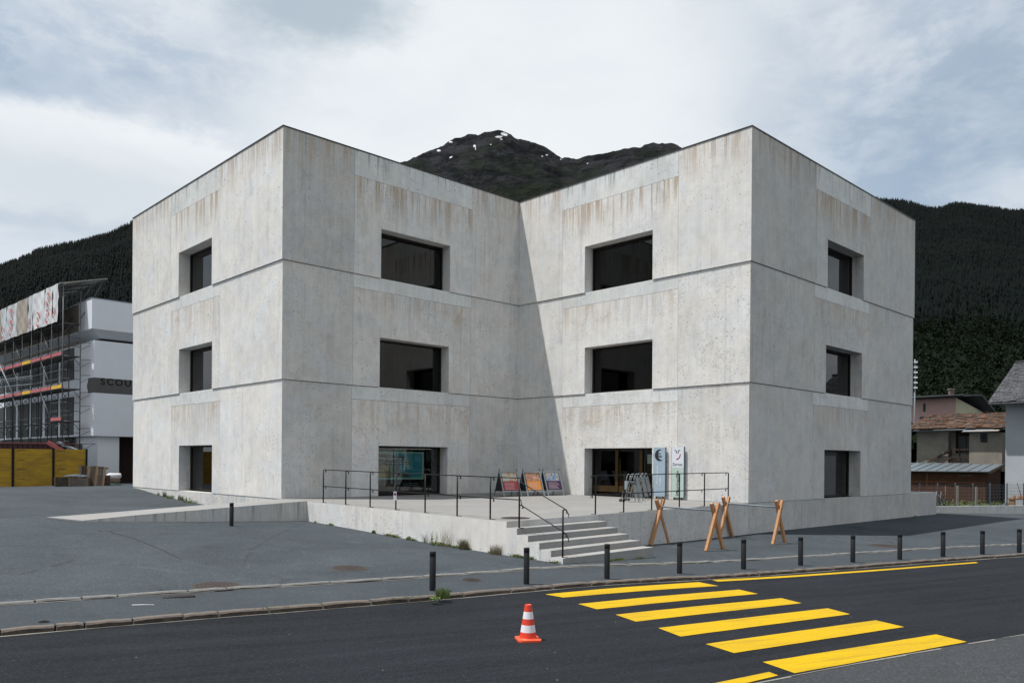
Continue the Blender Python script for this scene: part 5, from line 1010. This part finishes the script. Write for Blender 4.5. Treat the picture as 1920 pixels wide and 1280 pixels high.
# pink house further back
ph=thing('pink_house','pink rendered house with a cream gable side and dark green shutters, behind the barn','house'); PK=mat('pink_render',(.40,.26,.235),.92,.12,.8,20,.08); CRM=mat('cream_render',(.40,.38,.26),.92,.1,.8,20,.08); SHG=mat('dark_green_shutter',(.018,.035,.022),.7)
def gp(px,D,z): return ((px-960)/F*D,D,z)
HK=np.array(gp(1791,76,0)[:2])
def hk(a,b_,z): return (HK[0]+U[0]*a+V[0]*b_,HK[1]+U[1]*a+V[1]*b_,z)
b=MB(); P_=[(0,0),(9,0),(9,11),(0,11)]; b.hexa([hk(*p,-.6) for p in P_],[hk(*p,[8.64,7.6,7.6,8.64][i_]) for i_,p in enumerate(P_)]); b.build('wall',PK,ph)
b=MB(); P_=[(.01,-.02),(9,-.02),(9,-.001),(.01,-.001)]; b.hexa([hk(*p,-.6) for p in P_],[hk(*p,[8.6,7.5,7.5,8.6][i_]) for i_,p in enumerate(P_)]); b.build('side_wall',CRM,ph)
b=MB(); b.hexa([hk(-1.,-1.,8.65),hk(4.5,-1,9.05),hk(4.5,12,9.05),hk(-1,12,8.65)],[hk(-1.,-1.,8.80),hk(4.5,-1,9.20),hk(4.5,12,9.20),hk(-1,12,8.80)]); b.hexa([hk(4.5,-1.,9.05),hk(10,-1,7.3),hk(10,12,7.3),hk(4.5,12,9.05)],[hk(4.5,-1.,9.20),hk(10,-1,7.45),hk(10,12,7.45),hk(4.5,12,9.20)]); b.build('roof',SLATE,ph)
b=MB(); b.tube([hk(-1.05,-1,8.78),hk(-1.05,12,8.78)],.07,6); b.build('gutter',GUT,ph)
b=MB(); b.box(-.2,.2,-.18,.18,-1,.45); c=b.build('chimney',mat('chimney_brick',(.13,.10,.085),.9,.2),ph,loc=hk(1.6,.9,9.1)); b=MB(); b.box(-.26,.26,-.24,.24,.451,.53); b.build('cap',BARN,c)
def onh(px): d=ray(px,800); t_=(HK@U)/(d[:2]@U); return (d[:2]*t_-HK)@V
for pxs,z0_,z1_ in (((1725,1738),5.2,6.9),((1772,1784),5.7,6.6),((1731,1735),7.4,8.2)):
    y0,y1=onh(pxs[1]),onh(pxs[0]); b=MB(); b.hexa([hk(-.06,y0,z0_),hk(-.001,y0,z0_),hk(-.001,y1,z0_),hk(-.06,y1,z0_)],[hk(-.06,y0,z1_),hk(-.001,y0,z1_),hk(-.001,y1,z1_),hk(-.06,y1,z1_)]); b.build('shutter',SHG,ph)
for a_ in (2.2,4.9): b=MB(); b.hexa([hk(a_,-.06,5.6),hk(a_+.7,-.06,5.6),hk(a_+.7,-.022,5.6),hk(a_,-.022,5.6)],[hk(a_,-.06,6.7),hk(a_+.7,-.06,6.7),hk(a_+.7,-.022,6.7),hk(a_,-.022,6.7)]); b.build('window',DWIN,ph)
# floodlight mast
x,y,_=gp(1714,62,0); t=thing('floodlight_mast','tall mast with a column of bright white lamp reflectors beside the museum edge','floodlight mast',(x,y,-.5)); b=MB(); b.tube([(0,0,0),(0,0,10.9)],.06,8); b.build('mast',STEEL,t)
CHR=mat('bright_reflector',(.85,.86,.88),.25,.02)
for i in range(6): b=MB(); b.box(-.16,.12,-.15,.10,0,.16); q=b.build('lamp_head',BLACK,t,loc=(0,0,8.6+i*.40)); b=MB(); b.box(-.15,.11,-.2,-.151,.01,.14); b.build('reflector',CHR,q)
# ------------------------------------------------------------------ noise in numpy
_pt=RNG.rand(256,256)
def vn(x,y):
    xi=np.floor(x).astype(int); yi=np.floor(y).astype(int); fx=x-xi; fy=y-yi; fx=fx*fx*(3-2*fx); fy=fy*fy*(3-2*fy); g=lambda a,b: _pt[a&255,b&255]
    return (g(xi,yi)*(1-fx)+g(xi+1,yi)*fx)*(1-fy)+(g(xi,yi+1)*(1-fx)+g(xi+1,yi+1)*fx)*fy
def fbm(x,y,o=5,ridge=False):
    s=0;a=.5;t=0
    for i in range(o):
        n=vn(x*2**i+i*17.3,y*2**i+i*9.1); n=(1-np.abs(2*n-1)) if ridge else n; s=s+n*a; t+=a; a*=.5
    return s/t
def prof(P):
    P=sorted(P); X=[math.atan((p[0]-960)/F) for p in P]; E=[((CY-4.5+.0081*(p[0]-960))-p[1])/F*math.cos(math.atan((p[0]-960)/F)) for p in P]  # tan(elevation) above eye level
    return lambda a: np.interp(a,X,E)
def terrain(name,az0,az1,na,r0,R1,nr,H,p,amp,fr,m,zb=-1.5,ridge=False,label=None,jag=0.):
    A_=np.linspace(az0,az1,na); T_=np.linspace(0,1.0,nr); AA,TT=np.meshgrid(A_,T_,indexing='ij'); r=r0+(R1-r0)*TT; x=r*np.sin(AA); y=r*np.cos(AA)
    hr=H(AA)*R1; z=hr*TT**p; n=fbm(x/fr,y/fr,6,ridge)-.5; z=z+n*amp*np.sin(np.pi*np.clip(TT,0,1))**.8*TT**.3+ (fbm(AA*90,TT*3,4,True)-.5)*jag*TT**14
    cap=H(AA)*r*1.0; z=np.where(TT<1,np.minimum(z,cap-.004*r*(1-TT)),z)+CZ; z=np.where(TT==0,zb,z)
    # far side behind the ridge
    x=np.c_[x,(R1*1.25)*np.sin(A_)]; y=np.c_[y,(R1*1.25)*np.cos(A_)]; z=np.c_[z,z[:,-1]*.55]
    nr2=nr+1; vs=np.stack([x,y,z],-1).reshape(-1,3); I=np.arange(na-1)[:,None]*nr2+np.arange(nr2-1)[None,:]; Fc=np.stack([I,I+nr2,I+nr2+1,I+1],-1).reshape(-1,4)
    me=bpy.data.meshes.new(name); me.vertices.add(len(vs)); me.vertices.foreach_set('co',vs.ravel()); me.loops.add(Fc.size); me.loops.foreach_set('vertex_index',Fc.ravel()); me.polygons.add(len(Fc)); me.polygons.foreach_set('loop_start',np.arange(0,Fc.size,4)); me.polygons.foreach_set('loop_total',np.full(len(Fc),4)); me.polygons.foreach_set('use_smooth',np.ones(len(Fc),bool)); me.update(); me.validate()
    me.materials.append(m); o=bpy.data.objects.new(name,me); sc.collection.objects.link(o); o['kind']='structure'
    if label: o['label']=label
    def zf(a,rr):
        fi=np.clip((a-az0)/(az1-az0)*(na-1),0,na-1.001); fj=np.clip((rr-r0)/(R1-r0)*(nr-1),0,nr-1.001); i=fi.astype(int); j=fj.astype(int); u_=fi-i; v_=fj-j
        return (z[i,j]*(1-u_)+z[i+1,j]*u_)*(1-v_)+(z[i,j+1]*(1-u_)+z[i+1,j+1]*u_)*v_
    return o,zf
# mountain peak
PK_=prof([(-600,760),(0,620),(300,480),(500,400),(620,352),(700,322),(740,304),(757,297),(791.6,283),(826,270),(838,261),(849,255),(860,252),(872,248),(881,248.6),(892,249.5),(905,244),(918,242),(929,239.5),(940,242),(952,246.6),(962,254),(975,258.7),(985,260),(998,263),(1010,268),(1021,274),(1038,286),(1049.5,292.5),(1056,290.5),(1064,291),(1078,293.6),(1095,289),(1110,286),(1125,283.5),(1141,280),(1156,278),(1170,275),(1183,272),(1196,271.5),(1208,266),(1221,262),(1233,265.5),(1253,264),(1267,268.7),(1279,276.7),(1330,310),(1450,360),(1600,400),(2000,560),(2500,760)])
def rockm():
    m=bpy.data.materials.new('mountain_rock'); m.use_nodes=True; q=NT(m.node_tree); p=m.node_tree.nodes['Principled BSDF']; v=q.pos(); z=q.sep(v)[2]
    a=q.noise(v,.0016,8,.62,.5); b=q.noise(v,.009,6,.65); c_=q.noise(v,.0035,7,.7,1.); geo=q.n('ShaderNodeNewGeometry'); nz=q.sep(geo.outputs['Normal'])[2]
    zz=q.m('ADD',z,q.m('MULTIPLY',q.m('SUBTRACT',a,.5),900.)); g=q.ss(zz,1400.,1950.)
    rock=q.mix(q.ss(b,.38,.64),(.0045,.0055,.0078),(.032,.032,.037)); grass=q.mix(q.ss(c_,.36,.66),(.0038,.0062,.0056),(.016,.0215,.0125)); forest=q.mix(q.ss(b,.35,.7),(.0018,.0034,.0034),(.0060,.0092,.0070))
    gf=q.ss(c_,.40,.60); hi=q.mix(q.m('MULTIPLY',gf,.6),rock,grass); lo=q.mix(q.ss(zz,1150.,1650.),forest,grass); c=q.mix(g,lo,hi)
    scr=q.m('MULTIPLY',q.ss(q.noise(v,.006,7,.75,1.5),.60,.70),q.ss(zz,1150.,1500.)); c=q.mix(q.m('MULTIPLY',scr,.5),c,(.062,.060,.064))
    sn=q.attr('snow','GEOMETRY'); sm=q.ss(q.m('ADD',sn,q.m('MULTIPLY',q.m('SUBTRACT',q.noise(v,.012,5,.7),.5),1.1)),.42,.64); c=q.mix(sm,c,(.62,.64,.67))
    q.L(c,p.inputs['Base Color']); p.inputs['Roughness'].default_value=.95; p.inputs['Specular IOR Level'].default_value=.05; q.L(q.bump(q.m('ADD',b,q.m('MULTIPLY',c_,1.6)),60.,1.),p.inputs['Normal']); return m
RK=rockm(); R0p,R1p=1900.,5200.
mo,mz=terrain('mountain',pa(-500),pa(2400),1500,R0p,R1p,260,PK_,1.7,520.,1100.,RK,ridge=True,label='dark rocky mountain with snow patches behind the museum',jag=16.)
# snow fields lie at measured places on the upper slope
me=mo.data; nv=len(me.vertices); co_=np.empty(nv*3); me.vertices.foreach_get('co',co_); co_=co_.reshape(-1,3); AZ=np.arctan2(co_[:,0],co_[:,1]); 
pxv=960+F*np.tan(AZ); EL=(co_[:,2]-CZ)/np.hypot(co_[:,0],co_[:,1])/np.cos(AZ)*1.; pyv=(CY+.0081*(pxv-960))-EL*F
sn=np.zeros(nv)
for (sx,sy,rx,ry,rot) in [(940,251.5,8.5,3.,-.25),(931,256.5,7.,1.8,.1),(935,261,3,1,0),(890,249.5,5,1.3,0),(840,266,5,1.4,-.2),(818,282.5,4,1.9,0),(841,295,5,1.6,.3),(885,274,2.4,2.0,.4),(915.5,271.5,2,1.,0),(1012,293,2,1.,0),(1021,290.5,3,1.2,0),(1047,299,2,.9,0),(1075,302.5,3,.9,0),(1097,306,2,.8,0),(1176,276,5,1.2,.1),(1233,267,3,.9,0),(970,257,2.5,.8,.5),(887,279,1.,3,0),(782,289,2,1,0)]:
    dx=pxv-sx; dy=pyv-sy; u_=dx*math.cos(rot)-dy*math.sin(rot); v_=dx*math.sin(rot)+dy*math.cos(rot); d_=np.sqrt((u_/rx)**2+(v_/ry)**2); sn=np.maximum(sn,np.clip(1.05-.55*d_,0,1))
sn[np.hypot(co_[:,0],co_[:,1])>R1p*1.05]=0
at=me.attributes.new('snow','FLOAT','POINT'); at.data.foreach_set('value',sn)
# wooded hills
def hillm(name,a,b_,c_):
    m=bpy.data.materials.new(name); m.use_nodes=True; q=NT(m.node_tree); p=m.node_tree.nodes['Principled BSDF']; v=q.pos()
    n=q.noise(v,.012,6,.6); c=q.mix(q.ss(n,.35,.65),a,b_); c=q.mix(q.ss(q.noise(v,.02,4,.6),.62,.68),c,c_); q.L(c,p.inputs['Base Color']); p.inputs['Roughness'].default_value=.95; p.inputs['Specular IOR Level'].default_value=.05; return m
HM=hillm('hill_ground',(.004,.007,.005),(.007,.012,.006),(.02,.02,.015))
HL=prof([(-900,620),(-300,560),(0,503),(50,486),(70,475),(107,465),(160,455),(210,438),(252,419),(330,402),(450,400),(700,500),(900,640)])
HR=prof([(1000,650),(1200,480),(1350,430),(1500,385),(1640,376),(1672,380),(1704,385),(1728,393),(1746,397),(1760,397),(1778,389),(1805,387),(1826,389),(1852,393),(1895,401),(1920,401),(2100,430),(2500,520),(2900,620)])
hl,zl=terrain('hill',pa(-700),pa(700),240,280.,2200.,110,HL,1.28,90.,300.,HM,label='dark wooded hillside on the left')
hr,zr=terrain('hill',pa(1250),pa(2700),240,240.,1900.,110,HR,1.27,80.,260.,HM,label='dark wooded hillside on the right')
def leafm(name,a,b_,c_=None):
    m=bpy.data.materials.new(name); m.use_nodes=True; q=NT(m.node_tree); p=m.node_tree.nodes['Principled BSDF']; t=q.attr('tint','GEOMETRY'); v=q.pos()
    big=q.noise(v,.006,4,.6); c=q.mix(t,a,b_)
    if c_: c=q.mix(q.m('MULTIPLY',q.ss(big,.45,.65),.7),c,c_)
    q.L(c,p.inputs['Base Color']); p.inputs['Roughness'].default_value=.9; p.inputs['Specular IOR Level'].default_value=.08; return m
def mesh_np(name,vs,fc,tint,m,**pr):
    me=bpy.data.meshes.new(name); me.vertices.add(len(vs)); me.vertices.foreach_set('co',vs.astype(np.float32).ravel()); k_=fc.shape[1]; me.loops.add(fc.size); me.loops.foreach_set('vertex_index',fc.ravel()); me.polygons.add(len(fc)); me.polygons.foreach_set('loop_start',np.arange(0,fc.size,k_)); me.polygons.foreach_set('loop_total',np.full(len(fc),k_)); me.update()
    at=me.attributes.new('tint','FLOAT','FACE'); at.data.foreach_set('value',tint.astype(np.float32)); me.materials.append(m); o=bpy.data.objects.new(name,me); sc.collection.objects.link(o)
    for a,b_ in pr.items(): o[a]=b_
    return o
def conifers(name,label,zf,N,az0,az1,ra,rb,hmin,hmax,m):
    a=RNG.uniform(az0,az1,N); r=np.sqrt(RNG.uniform(ra*ra,rb*rb,N)); 
    nr_=int(N*.16); r[:nr_]=rb-RNG.uniform(0,40,nr_)
    x=r*np.sin(a); y=r*np.cos(a); z=zf(a,r); h=RNG.uniform(hmin,hmax,N)*(.8+.5*fbm(x/60,y/60,2)); sg=5; vs=[];fc=[];tn=[]
    base_t=np.clip(fbm(x/90,y/90,3)*.9+RNG.uniform(-.3,.3,N),0,1)
    tiers=[(.08,.50,.17),(.32,.75,.125),(.58,1.0,.075)]
    off=0
    for (lo,hi,wd) in tiers:
        ang=RNG.uniform(0,6.28,N)[:,None]+np.arange(sg)[None,:]*2*np.pi/sg; rad=(h*wd)[:,None]*RNG.uniform(.65,1.25,(N,sg)); ring=np.stack([x[:,None]+np.cos(ang)*rad,y[:,None]+np.sin(ang)*rad,(z+h*lo)[:,None]+RNG.uniform(-.03,.03,(N,sg))*h[:,None]],-1)
        apx=np.stack([x+RNG.normal(0,.12,N),y,z+h*hi],-1)[:,None,:]; V_=np.concatenate([ring,apx],1).reshape(-1,3); idx=off+np.arange(N)[:,None]*(sg+1); f=np.stack([np.stack([idx[:,0]+j,idx[:,0]+(j+1)%sg,idx[:,0]+sg],-1) for j in range(sg)],1).reshape(-1,3)
        vs.append(V_); fc.append(f); tn.append(np.repeat(np.clip(base_t+(lo-.3)*.35,0,1),sg)); off+=len(V_)
    return mesh_np(name,np.concatenate(vs),np.concatenate(fc),np.concatenate(tn),m,kind='stuff',label=label)
CONM=leafm('conifer_needles',(.0014,.0027,.0030),(.0034,.0062,.0054),(.0022,.0038,.0040)); 
conifers('conifer_forest','dense dark conifer forest covering the left hillside',zl,32000,pa(-420),pa(560),520,2195,11,21,CONM)
conifers('conifer_forest','dense dark conifer forest covering the right hillside',zr,36000,pa(1420),pa(2450),640,1895,9,17,CONM)
# broadleaf trees: clumps of leaf cards round limb ends
LFM=leafm('broad_leaves',(.0055,.0095,.0058),(.0115,.0185,.0085)); BARK=mat('bark',(.06,.045,.035),.9)
def crown(x,y,z,h,n,card,N_=None):
    """leaf cards clustered round random limb ends inside an uneven crown"""
    k_=max(6,int(n/26)); cen=[]
    for _ in range(k_):
        a=random.uniform(0,6.28); q=random.random()**.5; t_=random.uniform(.25,.95); rr=h*.36*math.sin(math.pi*min(t_*.85+.1,1))*q; cen.append((rr*math.cos(a),rr*math.sin(a),h*t_))
    cen=np.array(cen); i=RNG.randint(0,k_,n); c=cen[i]+RNG.normal(0,h*.055,(n,3))+np.array([x,y,z]); u_=RNG.normal(0,1,(n,3)); u_/=np.linalg.norm(u_,axis=1)[:,None]; w_=RNG.normal(0,1,(n,3)); v_=np.cross(u_,w_); v_/=np.linalg.norm(v_,axis=1)[:,None]
    s_=card*RNG.uniform(.6,1.3,n)[:,None]; V_=np.stack([c-u_*s_,c-v_*s_*.6,c+u_*s_,c+v_*s_*.6],1).reshape(-1,3); T_=np.clip(RNG.uniform(.0,.5,k_)[i]+RNG.uniform(0,.5,n),0,1); return V_,T_
def broad(label,px,D,h,zb,n=1500,card=.35,nm='broadleaf_tree',m=LFM):
    x,y=(px-960)/F*D,D; t=thing(nm,label,'tree',(x,y,zb),group='trees behind the houses'); V_,T_=crown(0,0,0,h,n,card); fc=np.arange(len(V_)).reshape(-1,4); o=mesh_np('crown',V_,fc,T_,m); o.parent=t
    b=MB(); b.tube([(0,0,-.5),(.1,0,h*.35),(0,.1,h*.6),(.1,0,h*.85)],h*.03,7,h*.008); 
    for i in range(5): a=random.uniform(0,6.28); zz=h*random.uniform(.25,.5); b.tube([(0,0,zz),(math.cos(a)*h*.16,math.sin(a)*h*.16,zz+h*.2)],h*.014,5,h*.005)
    b.build('trunk',BARK,t)
for l,px,D,h in [('round green tree right behind the cream gable of the pink house',1832,120,9),('bushy green tree between the pink house and the white house',1856,105,8.),('low bushy tree touching the slate roof of the white house',1876,125,8.5),('dark tree showing over the ridge of the pink house chimney side',1800,135,14),('dark tree rising behind the floodlight mast',1722,140,16),('dark tall tree above the pink house roof',1765,160,18),('tree behind the white house roof corner',1905,130,13),('dark bushy tree filling the gap between museum and barn',1706,62,6.0)]: broad(l,px,D,h,-.8)
# wooded lower slope of the right hill: broadleaf mass, with an open green clearing
vs=[];tn=[]
for _ in range(800):
    r=math.sqrt(random.uniform(170**2,760**2)); px=random.uniform(1640,2200); a=pa(px); 
    if r<330 and 1838<px<1900 and random.random()<.85: continue
    x,y=r*math.sin(a),r*math.cos(a); z=float(zr(np.array([a]),np.array([r]))[0]) if r>240 else -1.2; V_,T_=crown(x,y,z-1,random.uniform(7,14)*(1 if r<300 else 1.2),210,.6); vs.append(V_); tn.append(T_)
V_=np.concatenate(vs); mesh_np('broadleaf_woodland',V_,np.arange(len(V_)).reshape(-1,4),np.concatenate(tn),LFM,kind='stuff',label='mixed broadleaf wood at the foot of the right hillside')
vs=[];tn=[]
for _ in range(200):
    r=math.sqrt(random.uniform(120**2,420**2)); a=pa(random.uniform(-500,600)); x,y=r*math.sin(a),r*math.cos(a); z=float(zl(np.array([a]),np.array([r]))[0]) if r>280 else -1.2; V_,T_=crown(x,y,z-1,random.uniform(7,12),110,.8); vs.append(V_); tn.append(T_)
V_=np.concatenate(vs); mesh_np('broadleaf_woodland',V_,np.arange(len(V_)).reshape(-1,4),np.concatenate(tn),LFM,kind='stuff',label='mixed broadleaf wood at the foot of the left hillside')
# meadow clearing on the right hill
b=MB(); cl=[]
for i in range(9):
    for j in range(7):
        a=pa(1838+i*8.5); r=150+j*30; z=(float(zr(np.array([a]),np.array([max(r,241)]))[0]) if r>240 else -1.2+ (r-150)/90*3.)+1.; b.v.append((r*math.sin(a),r*math.cos(a),z))
for i in range(8):
    for j in range(6): q=i*7+j; b.f.append([q,q+7,q+8,q+1]); b.sm.append(True); b.mi.append(0)
b.build('meadow',mat('meadow_green',(.030,.052,.012),.9,.3,.05,1.2,.2,coord='pos'),kind='structure')
# ------------------------------------------------------------------ put each Empty at the base of its thing
bpy.context.view_layer.update()
allo=list(sc.collection.objects); kids={}
for o in allo:
    if o.parent: kids.setdefault(o.parent.name,[]).append(o)
def bbmesh(o,L):
    if o.type=='MESH': L+= [o.matrix_world@Vector(c) for c in o.bound_box]
    for k_ in kids.get(o.name,[]): bbmesh(k_,L)
for o in allo:
    if o.type=='EMPTY' and not o.parent and o.location.length<1e-6 and kids.get(o.name):
        L=[]; bbmesh(o,L); A_=np.array(L); c=Vector((float((A_[:,0].min()+A_[:,0].max())/2),float((A_[:,1].min()+A_[:,1].max())/2),float(A_[:,2].min())))
        o.location=c
        for k_ in kids[o.name]: k_.location=k_.location-c
